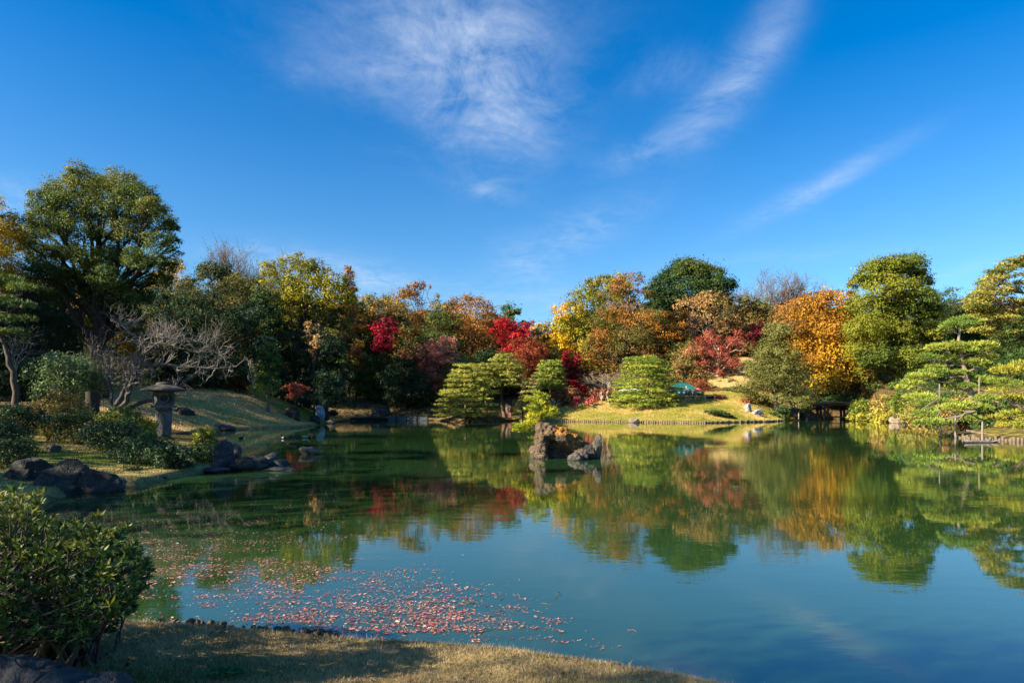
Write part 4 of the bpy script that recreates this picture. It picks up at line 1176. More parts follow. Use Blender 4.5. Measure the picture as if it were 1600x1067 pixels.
# ------------------------------------------------------------------ the azalea in the left foreground, leaf by leaf
def build_azalea():
    rng = np.random.default_rng(404)
    bx, by = -3.15, 4.05
    g = gz(bx, by)
    root = empty('azalea_bush', (bx, by, g), 'glossy-leaved azalea bush filling the left foreground beside the boulder', 'shrub', 'shrubs round the pond')
    tb = Tubes()
    # a leaf: a folded, tapered blade of eight triangles
    t = np.array([0, .48, 1.0])
    w = np.array([.12, 1.05, .05])
    lv, lf = [], []
    for i in range(3):
        zz = -.12 * t[i] ** 2 + .02
        for s in (-1, 0, 1):
            lv.append((s * w[i] * .155, t[i], zz + (.05 if s else 0) * w[i]))
    for i in range(2):
        for s in range(2):
            a = i * 3 + s
            lf.append((a, a + 1, a + 4, a + 3))
    lv, lf = np.array(lv), np.array(lf)

    def whorl_points(P, D, size):
        """leaves of one shoot tip in world space"""
        n = rng.integers(6, 10)
        out = []
        ref = unit(np.cross(D, rng.normal(size=3)))
        b = np.cross(D, ref)
        a0 = rng.random() * 6.28
        for k in range(n):
            a = a0 + 2.4 * k
            tilt = np.clip(.25 + .55 * k / n + rng.normal(0, .12), .05, 1.1)
            r = math.cos(a) * ref + math.sin(a) * b
            y = unit(D * math.cos(tilt * 1.35) + r * math.sin(tilt * 1.35))
            x = unit(np.cross(y, D) + 1e-4)
            z = np.cross(x, y)
            s = size * rng.uniform(.7, 1.2)
            out.append(P + s * (lv[:, :1] * x + lv[:, 1:2] * y + lv[:, 2:] * z))
        return out
    # the outline of the bush seen from the path: left high, falling to the right
    tips = []
    tries = 0
    while len(tips) < 1750 and tries < 90000:
        tries += 1
        px, py = rng.uniform(-60, 240), rng.uniform(760, 1018)
        top = np.interp(px, [-60, 20, 60, 75, 110, 150, 200, 225, 240], [772, 775, 782, 815, 822, 826, 842, 870, 905])
        bot = np.interp(px, [-60, 120, 170, 200, 235], [1012, 1010, 985, 960, 900])
        top += 13 * mnoise.noise(Vector((px / 16, 0, 3))) + (rng.uniform(-26, 0) if rng.random() < .10 else 0)
        bot += 12 * mnoise.noise(Vector((px / 20, 7, 3)))
        if py < top or py > bot:
            continue
        d = rng.uniform(-.62, .75)
        edge = min(1, (py - top) / 60 + .1, (bot - py) / 40 + .2, (240 - px) / 90 + .1)
        if abs(d) > .75 * edge ** .5 + .05:
            continue
        if abs(d) < .45 * edge and rng.random() < .9:
            continue
        Y = by + d
        tips.append((X_(px, Y) - bx, Y - by, Z_(py, Y) - g))
    tips = np.array(tips)
    cen = np.array([-.25, 0, .35])
    V, Fq, tone, var, k = [], [], [], [], 0
    near = []
    for P in tips:
        D = unit(unit(P - cen) * .8 + np.array([0, 0, .75]) + rng.normal(0, .28, 3))
        D = unit(D)
        size = rng.uniform(.038, .062)
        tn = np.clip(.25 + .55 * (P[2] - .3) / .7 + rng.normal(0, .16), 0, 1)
        vv = rng.random()
        W = whorl_points(P, D, size)
        near.append((P[1], len(V), len(W)))
        for q in W:
            V.append(q)
            tone.append(np.full(4, np.clip(tn + rng.normal(0, .08) + (.5 if rng.random() < .03 else 0), 0, 1)))
            var.append(np.full(4, np.clip(vv * .5 + rng.random() * .5, 0, 1)))
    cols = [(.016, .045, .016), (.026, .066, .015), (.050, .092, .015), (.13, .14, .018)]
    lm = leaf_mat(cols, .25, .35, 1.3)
    # shoots that show largest are parts of their own, the rest one mass
    own = sorted(range(len(near)), key=lambda i: near[i][0])[:150]
    ownset = set(own)
    rest = []
    for i, (_, a, n) in enumerate(near):
        ids = range(a, a + n)
        if i in ownset:
            vv = np.concatenate([V[j] for j in ids])
            ff = np.concatenate([lf + 9 * q for q in range(n)])
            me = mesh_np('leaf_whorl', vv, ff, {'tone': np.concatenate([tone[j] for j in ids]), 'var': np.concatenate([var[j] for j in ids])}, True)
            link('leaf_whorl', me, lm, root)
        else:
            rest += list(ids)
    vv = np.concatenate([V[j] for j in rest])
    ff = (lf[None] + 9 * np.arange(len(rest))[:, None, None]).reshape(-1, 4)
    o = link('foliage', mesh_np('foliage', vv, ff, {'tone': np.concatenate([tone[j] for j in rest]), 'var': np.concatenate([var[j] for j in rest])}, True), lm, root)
    o['kind'] = 'stuff'
    for i in range(0, len(tips), 5):
        s = np.array([rng.uniform(-.9, .45), rng.normal(0, .15), -.05])
        m = s * .45 + tips[i] * .55 + rng.normal(0, .05, 3)
        p = np.concatenate([bent(s, m, .06, rng, 4, .05), bent(m, tips[i], .05, rng, 4, .05)[1:]])
        tb.add(p, np.linspace(.012, .003, len(p)), 5, cap=False)
    for a, b in (((30, 900), (46, 835)), ((42, 930), (88, 990)), ((20, 985), (60, 940)), ((10, 960), (44, 800))):
        p0 = np.array([X_(a[0], by - .5) - bx, -.5, Z_(a[1], by - .5) - g])
        p1 = np.array([X_(b[0], by - .5) - bx, -.5, Z_(b[1], by - .5) - g])
        tb.add(bent(p0, p1, .08, rng, 7, .03), np.linspace(.009, .004, 7), 6)
    link('stems', tb.mesh('stems'), bark_mat((.10, .085, .07)), root)


build_azalea()
# ------------------------------------------------------------------ rocks
def rock_mesh(rx, ry, rz, seed, cuts=9, sub=4, rough=.2):
    rng = random.Random(seed)
    bm = bmesh.new()
    bmesh.ops.create_icosphere(bm, subdivisions=sub, radius=1)
    planes = []
    for _ in range(cuts):
        n = Vector((rng.gauss(0, 1), rng.gauss(0, 1), rng.gauss(0, .8))).normalized()
        planes.append((n, rng.uniform(.48, .82)))
    o = Vector((seed * 3.17 % 50, seed * 1.31 % 50, seed * 2.7 % 50))
    for v in bm.verts:
        p = v.co.copy()
        for n, c in planes:
            d = p.dot(n)
            if d > c:
                p -= n * (d - c) * .88
        q = v.co * 1.6 + o
        p += v.co * (mnoise.fractal(q, 1.0, 2.1, 5) * rough + mnoise.ridged_multi_fractal(q * 1.7, .9, 2.2, 4, 1, 2) * .035)
        v.co = Vector((p.x * rx, p.y * ry, p.z * rz))
    me = bpy.data.meshes.new('rock')
    bm.to_mesh(me)
    bm.free()
    me.polygons.foreach_set('use_smooth', [True] * len(me.polygons))
    return me


ROCKG = 'rocks round the pond'


def rock(label, px, ytop, wpx, ybot, Y, seed, mat, depth=.8, rz=0, tilt=0, sink=.25, cuts=9, group=ROCKG, name='rock', sub=4, rough=.2):
    w = wpx * Y / F
    zt, zb = Z_(ytop, Y), Z_(ybot, Y)
    g = gz(X_(px, Y), Y)
    zb = min(zb, g - .05 if g > .1 else zb)
    h = (zt - zb)
    H = h * (1 + sink)
    me = rock_mesh(w / 2, w / 2 * depth, H / 2, seed, cuts, sub, rough)
    o = link(name, me, mat, None, (X_(px, Y), Y, zt - H / 2))
    o.rotation_euler = (0, tilt, rz)
    return tag(o, label, 'rock', group)


def remesh_join(parts, voxel, noise_amp, seed, freq=2.2):
    """one continuous rock from overlapping lumps: parts = [(centre, radii, euler)]"""
    bm = bmesh.new()
    for c, r, e in parts:
        m = Matrix.Translation(Vector(c)) @ Matrix.Rotation(e[2], 4, 'Z') @ Matrix.Rotation(e[1], 4, 'Y') @ Matrix.Rotation(e[0], 4, 'X') @ Matrix.Diagonal((r[0], r[1], r[2], 1))
        bmesh.ops.create_icosphere(bm, subdivisions=3, radius=1, matrix=m)
    me = bpy.data.meshes.new('lumps')
    bm.to_mesh(me)
    bm.free()
    ob = bpy.data.objects.new('lumps', me)
    col.objects.link(ob)
    md = ob.modifiers.new('r', 'REMESH')
    md.mode, md.voxel_size = 'VOXEL', voxel
    dg = bpy.context.evaluated_depsgraph_get()
    me2 = bpy.data.meshes.new_from_object(ob.evaluated_get(dg))
    bpy.data.objects.remove(ob)
    off = Vector((seed * 1.7, seed * .9, seed * 2.3))
    nrm = [v.normal.copy() for v in me2.vertices]
    for v, n in zip(me2.vertices, nrm):
        q = v.co * freq + off
        a = mnoise.fractal(q, .8, 2.1, 5) + .8 * (mnoise.ridged_multi_fractal(q * 1.3, .9, 2.2, 4, 1, 2) - 1.2) * .4
        f1 = mnoise.voronoi(q * 1.1)[0]
        a += .55 * (min(.45, f1[1] - f1[0]) - .25)
        v.co += n * a * noise_amp
    me2.polygons.foreach_set('use_smooth', [True] * len(me2.polygons))
    return me2


def build_rocks():
    dark = rock_mat('dark_rock', (.036, .034, .033), moss=.4)
    blue = rock_mat('bluish_rock', (.050, .053, .057))
    grey = rock_mat('grey_rock', (.105, .09, .075))
    warm = rock_mat('warm_rock', (.26, .20, .14))
    white = rock_mat('white_rock', (.34, .33, .31), wet=False)
    pale = rock_mat('pale_blue_rock', (.30, .34, .36), wet=False)
    lich = rock_mat('lichen_rock', (.088, .062, .040), lichen=(.42, .17, .018))
    # the arched rock in the middle of the water
    bx, by = on_water(884, 716)
    s = by / F

    def L(px, py, d, rx, ry, rz, e=(0, 0, 0)):
        return ((X_(px, by) - bx, d * s * 1.0, Z_(py, by)), (rx * s, ry * s, rz * s), e)
    arch = [L(846, 690, 0, 11, 15, 30), L(849, 715, 0, 10, 15, 14), L(852, 670, 4, 13, 15, 10), L(862, 676, 6, 20, 22, 13, (0, .3, 0)), L(878, 681, 6, 24, 24, 13, (0, .38, 0)),
            L(896, 690, 8, 20, 20, 12, (0, .6, 0)), L(908, 702, 8, 14, 18, 13, (0, .8, 0)), L(916, 714, 6, 11, 15, 9),
            L(868, 694, 18, 28, 12, 24), L(872, 716, 16, 24, 14, 14), L(894, 708, 20, 16, 10, 14), L(838, 705, 8, 10, 10, 10, (0, -.6, 0)), L(836, 717, 10, 9, 9, 8)]
    me = remesh_join(arch, .030, .085, 3, 3.6)
    o = link('arched_rock', me, lich, None, (bx, by, 0))
    tag(o, 'orange-lichened hollow rock rising from the middle of the pond', 'rock', ROCKG)
    rock('upright pointed rock right of the lichened hollow rock', 932, 673, 21, 716, by - .05, 61, grey, .8, cuts=16, sink=.35, tilt=.06, rough=.22)
    rock('dark wedge rock leaning on the upright pointed rock', 921, 694, 30, 716, by - .15, 62, dark, .7, cuts=15, sink=.5, tilt=.5, rough=.2)
    rock('low knobbly rock in front of the lichened hollow rock', 897, 705, 28, 721, by - .7, 63, grey, .7, cuts=14, sink=.4, rough=.3)
    rock('small pale-topped rock between the low knobbly and the upright one', 911, 702, 20, 719, by - .5, 64, grey, .7, cuts=14, sink=.4, tilt=.3, rough=.25)
    # left cluster
    rock('pointed half-sunlit rock alone in the water off the headland', 488, 696, 36, 713, 25.2, 22, grey, .8, tilt=.25, cuts=12)
    rock('big smooth upright rock standing at the tip of the headland', 350, 690, 36, 735, 19.2, 23, blue, .9, rz=.4, cuts=6, sink=.15)
    rock('round rock with a sunlit top behind the upright rock', 367, 694, 24, 712, 20.4, 24, grey, .8, cuts=5)
    rock('dark low rock between the upright rock and the blue rock', 378, 712, 40, 736, 19.0, 25, dark, .8)
    rock('blue-grey jagged rock in the water right of the upright rock', 402, 707, 48, 735, 19.2, 26, blue, .8, cuts=13, tilt=.2)
    rock('tilted slab with a pale sunlit edge behind the blue-grey rock', 421, 706, 38, 724, 20.2, 27, grey, .6, tilt=-.35, cuts=14)
    rock('small low rock at the right end of the headland rocks', 440, 718, 30, 734, 19.4, 28, blue, .7, tilt=.2)
    rock('flat rock ledge awash right of the headland rocks', 436, 728, 56, 736, 18.9, 29, blue, .5, cuts=12)
    rock('flat ledge at the foot of the upright rock', 335, 727, 46, 738, 18.3, 30, blue, .6, cuts=12)
    rock('long dark boulder on the left shore, right-hand half with a notch', 152, 724, 80, 774, 14.3, 31, dark, .6, cuts=10, sub=5, sink=.5)
    rock('long dark boulder on the left shore, middle hump', 106, 723, 104, 776, 14.2, 32, dark, .6, cuts=9, sub=5, sink=.5)
    rock('long dark boulder on the left shore, low left end', 48, 720, 90, 764, 14.7, 33, dark, .6, cuts=9, sub=5, sink=.4)
    rock('small brownish rock at the water beside the dark boulder', 186, 746, 22, 764, 14.6, 34, warm, .8)
    rock('flat dark rock in the water right of the dark boulder', 235, 740, 62, 752, 16.4, 35, blue, .5, cuts=12)
    rock('small greyish stone on the headland grass', 85, 694, 22, 706, 19.5, 36, grey, .8)
    rock('dark rock on the lawn just right of the stone lantern', 287, 636, 38, 656, 50, 37, dark, .8, tilt=.35, cuts=14, sink=.2)
    rock('flat blue rock at the inlet shore right of the lantern', 350, 660, 44, 673, 49.5, 38, blue, .6, cuts=12)
    rock('dark rounded rock on the left lawn below the red maple', 457, 635, 32, 646, 60, 39, dark, .8, sink=.9, cuts=12)
    rock('pale blue-grey round stone at the end of the left lawn', 500, 632, 15, 643, 70, 40, pale, .8, cuts=5)
    rock('dark stone behind the pale round stone', 508, 634, 14, 644, 72, 41, dark, .8)
    rock('dark stone on the slope right of the pale round stone', 520, 640, 18, 648, 73, 42, dark, .8)
    rock('dark wedge-shaped rock at the tip of the left lawn', 491, 649, 24, 664, 64, 43, dark, .8, tilt=.3, cuts=10)
    rock('small pale stone at the waterline below the wedge rock', 517, 656, 18, 662, 69, 44, warm, .8)
    rock('dark blue rock lying above the low retaining wall', 598, 635, 24, 645, 84.5, 45, blue, .7)
    rock('brown rock at the left end of the low retaining wall', 588, 643, 16, 656, 82.3, 46, grey, .8)
    # right
    rock('taller white rock on the lawn end by the olive tree', 1168, 630, 14, 642, 80, 47, white, .8, cuts=12, rough=.3)
    rock('low white rock right of the taller white one', 1184, 637, 20, 645, 79, 48, white, .7, cuts=12, rough=.3)
    rock('dark rock at the water left of the bridge', 1240, 636, 18, 656, 86, 49, blue, .8)
    rock('second dark rock nearer the bridge posts', 1257, 643, 16, 656, 86.4, 50, dark, .8)
    rock('pale rock on the lawn edge among the stakes', 992, 652, 18, 661, 72.4, 51, warm, .6, cuts=6)
    rock('pale buff boulder at the right bank waterline', 1404, 646, 24, 662, 70.5, 52, warm, .8, cuts=7)
    rock('small grey stone beside the pale buff boulder', 1413, 656, 18, 663, 68.5, 53, grey, .7)
    rock('light stone under the low pine branch of the right bank', 1450, 654, 16, 664, 60, 54, warm, .7)
    rock('dark stone under the broad layered pine', 1042, 634, 20, 642, 80, 55, grey, .7)
    # foreground boulder, two humps
    rock('blue-grey boulder cut by the lower left corner, rear hump', 30, 1012, 190, 1090, 3.3, 56, blue, .7, sub=5, cuts=7, sink=.3)
    rock('blue-grey boulder cut by the lower left corner, front hump', 130, 1040, 190, 1110, 3.05, 57, blue, .7, sub=5, cuts=7, sink=.3)


build_rocks()


def build_island_pine():
    Y = 24.3
    P = [(842, 632, 9, 4.5), (828, 626, 7, 4), (848, 622, 8, 4), (838, 616, 5, 3), (858, 641, 9, 3.6), (866, 645, 6, 3), (830, 640, 8, 4), (842, 648, 11, 4), (856, 651, 9, 3.4), (833, 652, 9, 4),
         (826, 665, 10, 4), (812, 669, 8, 4), (822, 674, 8, 3.6), (835, 662, 8, 3.6), (833, 685, 5, 5), (806, 672, 4, 3)]
    pine('island_pine', 'small bright yellow-green pine rooted on the lichened hollow rock', 846, Y, P, [(.14, .17, .014), (.24, .25, .018), (.34, .31, .02)], [(846, 668), (843, 655), (840, 640), (841, 622)], 4600, .155, bark=(.2, .15, .11), seed=20, r0=.05, thin=.14, gain=1.5)


build_island_pine()


# ------------------------------------------------------------------ the stone lantern
def box_bm(bm, sx, sy, sz, loc=(0, 0, 0), rz=0, top=1.0):
    m = Matrix.Translation(loc) @ Matrix.Rotation(rz, 4, 'Z')
    r = bmesh.ops.create_cube(bm, size=1, matrix=Matrix.Identity(4))
    for v in r['verts']:
        k = top if v.co.z > 0 else 1
        v.co = m @ Vector((v.co.x * sx * k, v.co.y * sy * k, v.co.z * sz))
    return r['verts']


def bm_obj(name, bm, mat, parent=None, loc=None, bevel=0, smooth=False):
    if bevel:
        bmesh.ops.bevel(bm, geom=[e for e in bm.edges], offset=bevel, segments=2, affect='EDGES', clamp_overlap=True)
    me = bpy.data.meshes.new(name)
    bm.to_mesh(me)
    bm.free()
    if smooth:
        me.polygons.foreach_set('use_smooth', [True] * len(me.polygons))
    return link(name, me, mat, parent, loc)


def lathe(name, prof, seg, mat, parent, loc=None, squash=1, corner=None, smooth=True, wob=0, seed=0):
    """prof: (radius, z); corner = sides of a polygonal plan with rounded corners"""
    rng = random.Random(seed)
    V, Fq = [], []
    for r, z in prof:
        for k in range(seg):
            a = 2 * math.pi * k / seg
            q = 1.0
            if corner:
                s = 2 * math.pi / corner
                q = math.cos(s / 2) / math.cos((a % s) - s / 2)
                q = q * .8 + .2
            w = 1 + rng.uniform(-wob, wob)
            V.append((math.cos(a) * r * q * w, math.sin(a) * r * q * squash * w, z))
    n = len(prof)
    for i in range(n - 1):
        for k in range(seg):
            k2 = (k + 1) % seg
            Fq.append((i * seg + k, i * seg + k2, (i + 1) * seg + k2, (i + 1) * seg + k))
    return link(name, mesh_np(name, V, Fq, smooth=smooth), mat, parent, loc)


def build_lantern():
    Y = 30.0
    s = Y / F
    bx = X_(256, Y)
    st = rock_mat('lantern_stone', (.115, .112, .112), moss=.35, wet=False)
    rf = rock_mat('lantern_roof_stone', (.075, .062, .06), moss=.3, wet=False)
    dk = plain_mat('lantern_hollow', (.012, .012, .012))
    z0 = gz(bx, Y)
    zb = min(z0, Z_(684, Y)) - .1
    t = empty('stone_lantern', (bx, Y, zb), 'wide-roofed weathered stone lantern standing on the headland', 'lantern')
    Z = lambda py: Z_(py, Y) - zb
    # leaning pillar
    o = lathe('pillar', [(.02, -.1), (10.2 * s, -.1), (10.4 * s, Z(676)), (11.2 * s, Z(660)), (11.8 * s, Z(645)), (11.6 * s, Z(641)), (.02, Z(640.6))], 28, st, t, wob=.012, seed=2)
    bm = bmesh.new()
    box_bm(bm, 36 * s, 36 * s, (4.2) * s, (0, 0, Z(635.2)), .5)
    bm_obj('platform', bm, st, t, bevel=.03)
    bm = bmesh.new()
    box_bm(bm, 24 * s, 24 * s, 3.6 * s, (0, 0, Z(639.0)), .5)
    bm_obj('platform_base', bm, st, t, bevel=.03)
    # fire box: four walls with a window through each, corners rounded
    fb = bmesh.new()
    h0, h1 = Z(633), Z(611.5)
    w = 13.5 * s
    vs_ = box_bm(fb, 2 * w, 2 * w, h1 - h0, (0, 0, (h0 + h1) / 2), .5)
    side = [f for f in fb.faces if abs(f.normal.z) < .5]
    r = bmesh.ops.inset_individual(fb, faces=side, thickness=w * .58, depth=0)
    for f in side:
        n = f.normal.copy()
        ext = bmesh.ops.extrude_discrete_faces(fb, faces=[f])['faces'][0]
        bmesh.ops.translate(fb, verts=list(ext.verts), vec=-n * w * .55)
    bm_obj('fire_box', fb, st, t, bevel=.018)
    # moon window rims proud of the walls
    for k in range(4):
        a = .5 + k * math.pi / 2
        bmr = bmesh.new()
        ring = []
        m = Matrix.Rotation(a, 4, 'Z') @ Matrix.Translation((w + .004, 0, (h0 + h1) / 2)) @ Matrix.Rotation(math.pi / 2, 4, 'Y')
        nseg = 16
        rin, rout = w * .40, w * .58
        vs2 = []
        for q in range(nseg):
            b = 2 * math.pi * q / nseg
            vs2.append([bmr.verts.new(m @ Vector((math.cos(b) * rr, math.sin(b) * rr, zz))) for rr, zz in ((rin, -.02), (rin, .025), (rout, .025), (rout, -.02))])
        for q in range(nseg):
            A, B = vs2[q], vs2[(q + 1) % nseg]
            for j in range(3):
                bmr.faces.new((A[j], A[j + 1], B[j + 1], B[j]))
        bm_obj('window_rim', bmr, st, t)
    # hat: wide, shallow, six-sided, with a lifted rim
    pr = [(.02, Z(611.8)), (16 * s, Z(611.5)), (34.5 * s, Z(611)), (36 * s, Z(609.4)), (35 * s, Z(608.2)), (27 * s, Z(605.6)), (18 * s, Z(602.8)), (11.5 * s, Z(600.8)), (.02, Z(600.4))]
    lathe('roof', pr, 48, rf, t, corner=6, wob=.006, seed=4)
    pr = [(.02, Z(602)), (10.5 * s, Z(602)), (11.2 * s, Z(599.6)), (9.5 * s, Z(597.8)), (5 * s, Z(597.0)), (.02, Z(596.8))]
    lathe('finial', pr, 24, rf, t, wob=.01, seed=5)
    bm = bmesh.new()
    me = rock_mesh(15 * s, 13 * s, .16, 71, 8, 3)
    link('footing_stone', me, st, t, (0, 0, .06))


build_lantern()


# ------------------------------------------------------------------ wooden things on the far shore
def cyl(name, r, h, mat, parent, loc, seg=8, top=.92, wob=.05, seed=0, mesh=None):
    if mesh is None:
        rng = random.Random(seed)
        V, Fq = [], []
        for i, (z, q) in enumerate(((0, 1), (h * .5, .97), (h - .015, top), (h, top * .8), (h + .004, .01))):
            for k in range(seg):
                a = 6.2832 * k / seg
                w = 1 + rng.uniform(-wob, wob) if z < h else 1
                V.append((math.cos(a) * r * q * w, math.sin(a) * r * q * w, z))
        for i in range(4):
            for k in range(seg):
                k2 = (k + 1) % seg
                Fq.append((i * seg + k, i * seg + k2, (i + 1) * seg + k2, (i + 1) * seg + k))
        mesh = mesh_np(name, V, Fq, smooth=True)
    o = link(name, mesh, mat, parent, loc)
    return o


def along(pts, step):
    pts = np.array(pts, float)
    d = np.r_[0, np.cumsum(np.linalg.norm(np.diff(pts, axis=0), axis=1))]
    s = np.arange(0, d[-1], step)
    return np.column_stack([np.interp(s, d, pts[:, k]) for k in range(2)])


def build_edging():
    wood = plain_mat('weathered_stake', (.14, .105, .07), .85, .15, .5, 5, (1, 1, .25))
    pale = plain_mat('pale_piling', (.13, .10, .07), .85, .15, .45, 5, (1, 1, .25))
    rng = random.Random(9)
    root = empty('log_edging', (20, 73, 0), 'row of short wooden stakes edging the sunny far lawn', 'edging')
    protos = []
    line = along([(3.6, 78.85), (7.8, 77.45), (14.6, 72.85), (21.1, 70.25), (30.4, 75.8), (34.0, 80.3)], .26)
    for i, (x, y) in enumerate(line):
        if i < 4:
            o = cyl('stake', .095, rng.uniform(.46, .56), wood, root, (0, 0, 0), seed=i)
            protos.append(o)
        else:
            o = protos[i % 4].copy()
            col.objects.link(o)
        o.location = (x - 20 + rng.uniform(-.03, .03), y - 73 + rng.uniform(-.03, .03), -.28 + rng.uniform(-.09, .07))
        o.rotation_euler = (rng.uniform(-.06, .06), rng.uniform(-.06, .06), rng.uniform(0, 6))
    root = empty('log_piling', (27, 35, 0), 'pale wooden piling along the right bank below the pines', 'edging')
    protos = []
    line = along([(26.7, 38.9), (26.5, 37.4), (26.5, 36.1), (26.95, 33.9), (29, 33.2), (31, 32.8)], .205)
    for i, (x, y) in enumerate(line):
        if i < 4:
            o = cyl('pile', .075, rng.uniform(.46, .56), pale, root, (0, 0, 0), seed=30 + i)
            protos.append(o)
        else:
            o = protos[i % 4].copy()
            col.objects.link(o)
        o.location = (x - 27 + rng.uniform(-.02, .02), y - 35 + rng.uniform(-.02, .02), -.3 + rng.uniform(-.08, .06))
        o.rotation_euler = (rng.uniform(-.08, .08), rng.uniform(-.08, .08), rng.uniform(0, 6))
    # plank wall between piles at the corner
    bm = bmesh.new()
    box_bm(bm, 1.7, .07, .12, (0, 0, 0))
    o = bm_obj('rail', bm, pale, root, (0.35, 2.6, .34), bevel=.01)
    o.rotation_euler = (0, -.12, 1.75)
    # low retaining wall of grey blocks between dark posts, left of centre
    slate = rock_mat('wall_block', (.10, .125, .14), wet=True)
    dkw = plain_mat('dark_post', (.03, .026, .024), .85, .15)
    root = empty('retaining_wall', (-13, 82.4, 0), 'low grey block wall with dark posts at the shaded waterline', 'wall')
    for k in range(4):
        bm = bmesh.new()
        box_bm(bm, 1.22, .3, .62, (0, 0, 0))
        bm_obj('block', bm, slate, root, (-2.6 + 1.36 * k, 0, .12), bevel=.03)
    for k in range(5):
        bm = bmesh.new()
        box_bm(bm, .11, .24, .8, (0, 0, 0))
        bm_obj('post', bm, dkw, root, (-3.28 + 1.36 * k, -.06, .12), bevel=.01)
    bm = bmesh.new()
    box_bm(bm, 5.6, .36, .06, (0, 0, 0))
    bm_obj('coping', bm, slate, root, (-.56, .02, .466), bevel=.01)
    # dark log edge left of the wall
    root = empty('log_edging', (-18, 81.5, 0), 'dark low log edging along the shaded inlet shore', 'edging')
    tb = Tubes()
    tb.add(bent((-2.6, -.7, .14), (2.0, .6, .14), 0, np.random.default_rng(1), 6, .004), np.full(6, .12), 8)
    link('log', tb.mesh('log'), dkw, root)
    tb = Tubes()
    tb.add(bent((-2.4, -.75, .34), (2.0, .5, .34), 0, np.random.default_rng(2), 6, .004), np.full(6, .1), 8)
    link('log', tb.mesh('log'), dkw, root)
    # stones edging the near bank
    near = rock_mat('near_edge_stone', (.15, .115, .075), moss=.8, wet=False)
    root = empty('stone_edging', (-2, 5, 0), 'ragged row of small mossy stones along the near bank', 'edging')
    line = along([(-2.95, 5.29), (-2.36, 5.21), (-1.79, 5.06), (-1.26, 4.94), (-.9, 4.89)], .062)
    for i, (x, y) in enumerate(line):
        if (i > 27 and rng.random() < .45) or rng.random() < .12:
            continue
        r = rng.uniform(.018, .042) * (1 if i < 27 else .75)
        me = rock_mesh(r * rng.uniform(.9, 1.3), r, r * rng.uniform(.8, 1.1), 300 + i, 7, 3, .22)
        o = link('stone', me, near, root, (x - 2 + 4 + rng.uniform(-.01, .01) - 0, y - 5 + rng.uniform(-.03, .02), .11 + r * .35))
        o.location.x = x + 2 + rng.uniform(-.01, .01)
        o.rotation_euler = (0, 0, rng.uniform(0, 6))


build_edging()


def build_bridge():
    wood = plain_mat('bridge_wood', (.055, .042, .032), .85, .15, .5, 4, (.3, 1, 1))
    deckm = plain_mat('bridge_deck', (.16, .115, .06), .95, .05, .4, 6)
    y0 = 86.5
    xa, xb = X_(1270, y0), X_(1334, y0)
    root = empty('footbridge', ((xa + xb) / 2, y0, 0), 'low earth-topped wooden footbridge over the channel at right', 'bridge')
    cx = (xa + xb) / 2
    W = xb - xa
    zt = Z_(629, y0)
    # arched beams
    for dy in (-.9, .9):
        tb = Tubes()
        n = 12
        t = np.linspace(0, 1, n)
        tb.add(np.column_stack([(t - .5) * (W + .6), np.full(n, dy), zt - .42 + .22 * np.sin(t * math.pi)]), np.full(n, .19), 8)
        link('beam', tb.mesh('beam'), wood, root)
    V, Fq = [], []
    n = 16
    for i in range(n):
        t = i / (n - 1)
        x = (t - .5) * (W + 1.2)
        z = zt - .18 + .24 * math.sin(t * math.pi)
        V += [(x, -1.25, z - .09), (x, -1.25, z + .06), (x, 0, z + .10), (x, 1.25, z + .06), (x, 1.25, z - .09)]
    for i in range(n - 1):
        for j in range(5):
            j2 = (j + 1) % 5
            Fq.append((i * 5 + j, i * 5 + j2, i * 5 + 5 + j2, i * 5 + 5 + j))
    link('deck', mesh_np('deck', V, Fq, smooth=False), deckm, root)
    for px in (1283, 1288, 1320, 1325):
        for dy in (-1.0, 1.0):
            cyl('post', .17, zt + .0, wood, root, (X_(px, y0) - cx, dy, -.35), seed=px)
    for px in (1281, 1326):
        bm = bmesh.new()
        box_bm(bm, .28, 3.0, .28)
        bm_obj('crossbeam', bm, wood, root, (X_(px, y0) - cx, 0, zt - .78), bevel=.03)
    bm = bmesh.new()
    box_bm(bm, W * .58, .16, .16)
    bm_obj('tie', bm, wood, root, (0, -.95, .42), bevel=.02)
    for s, l in ((-1, 'left'), (1, 'right')):   # bank of stones under each end
        me = rock_mesh(1.2, 1.4, .9, 90 + s, 10, 3)
        link('abutment', me, rock_mat('abutment_stone', (.07, .062, .05)), root, (s * (W * .5 + .5), .2, .3))
    # a slim wooden marker post left of the bridge
    p = empty('wooden_post', (X_(1248, 84), 84, gz(X_(1248, 84), 84)), 'slim sunlit wooden post leaning by the bridge approach', 'post')
    cyl('shaft', .08, 1.6, plain_mat('post_wood', (.3, .22, .14)), p, (0, 0, -.2), seed=4)
    bm = bmesh.new()
    box_bm(bm, .2, .2, .08)
    bm_obj('cap', bm, wood, p, (0, 0, 1.43), bevel=.02)


build_bridge()


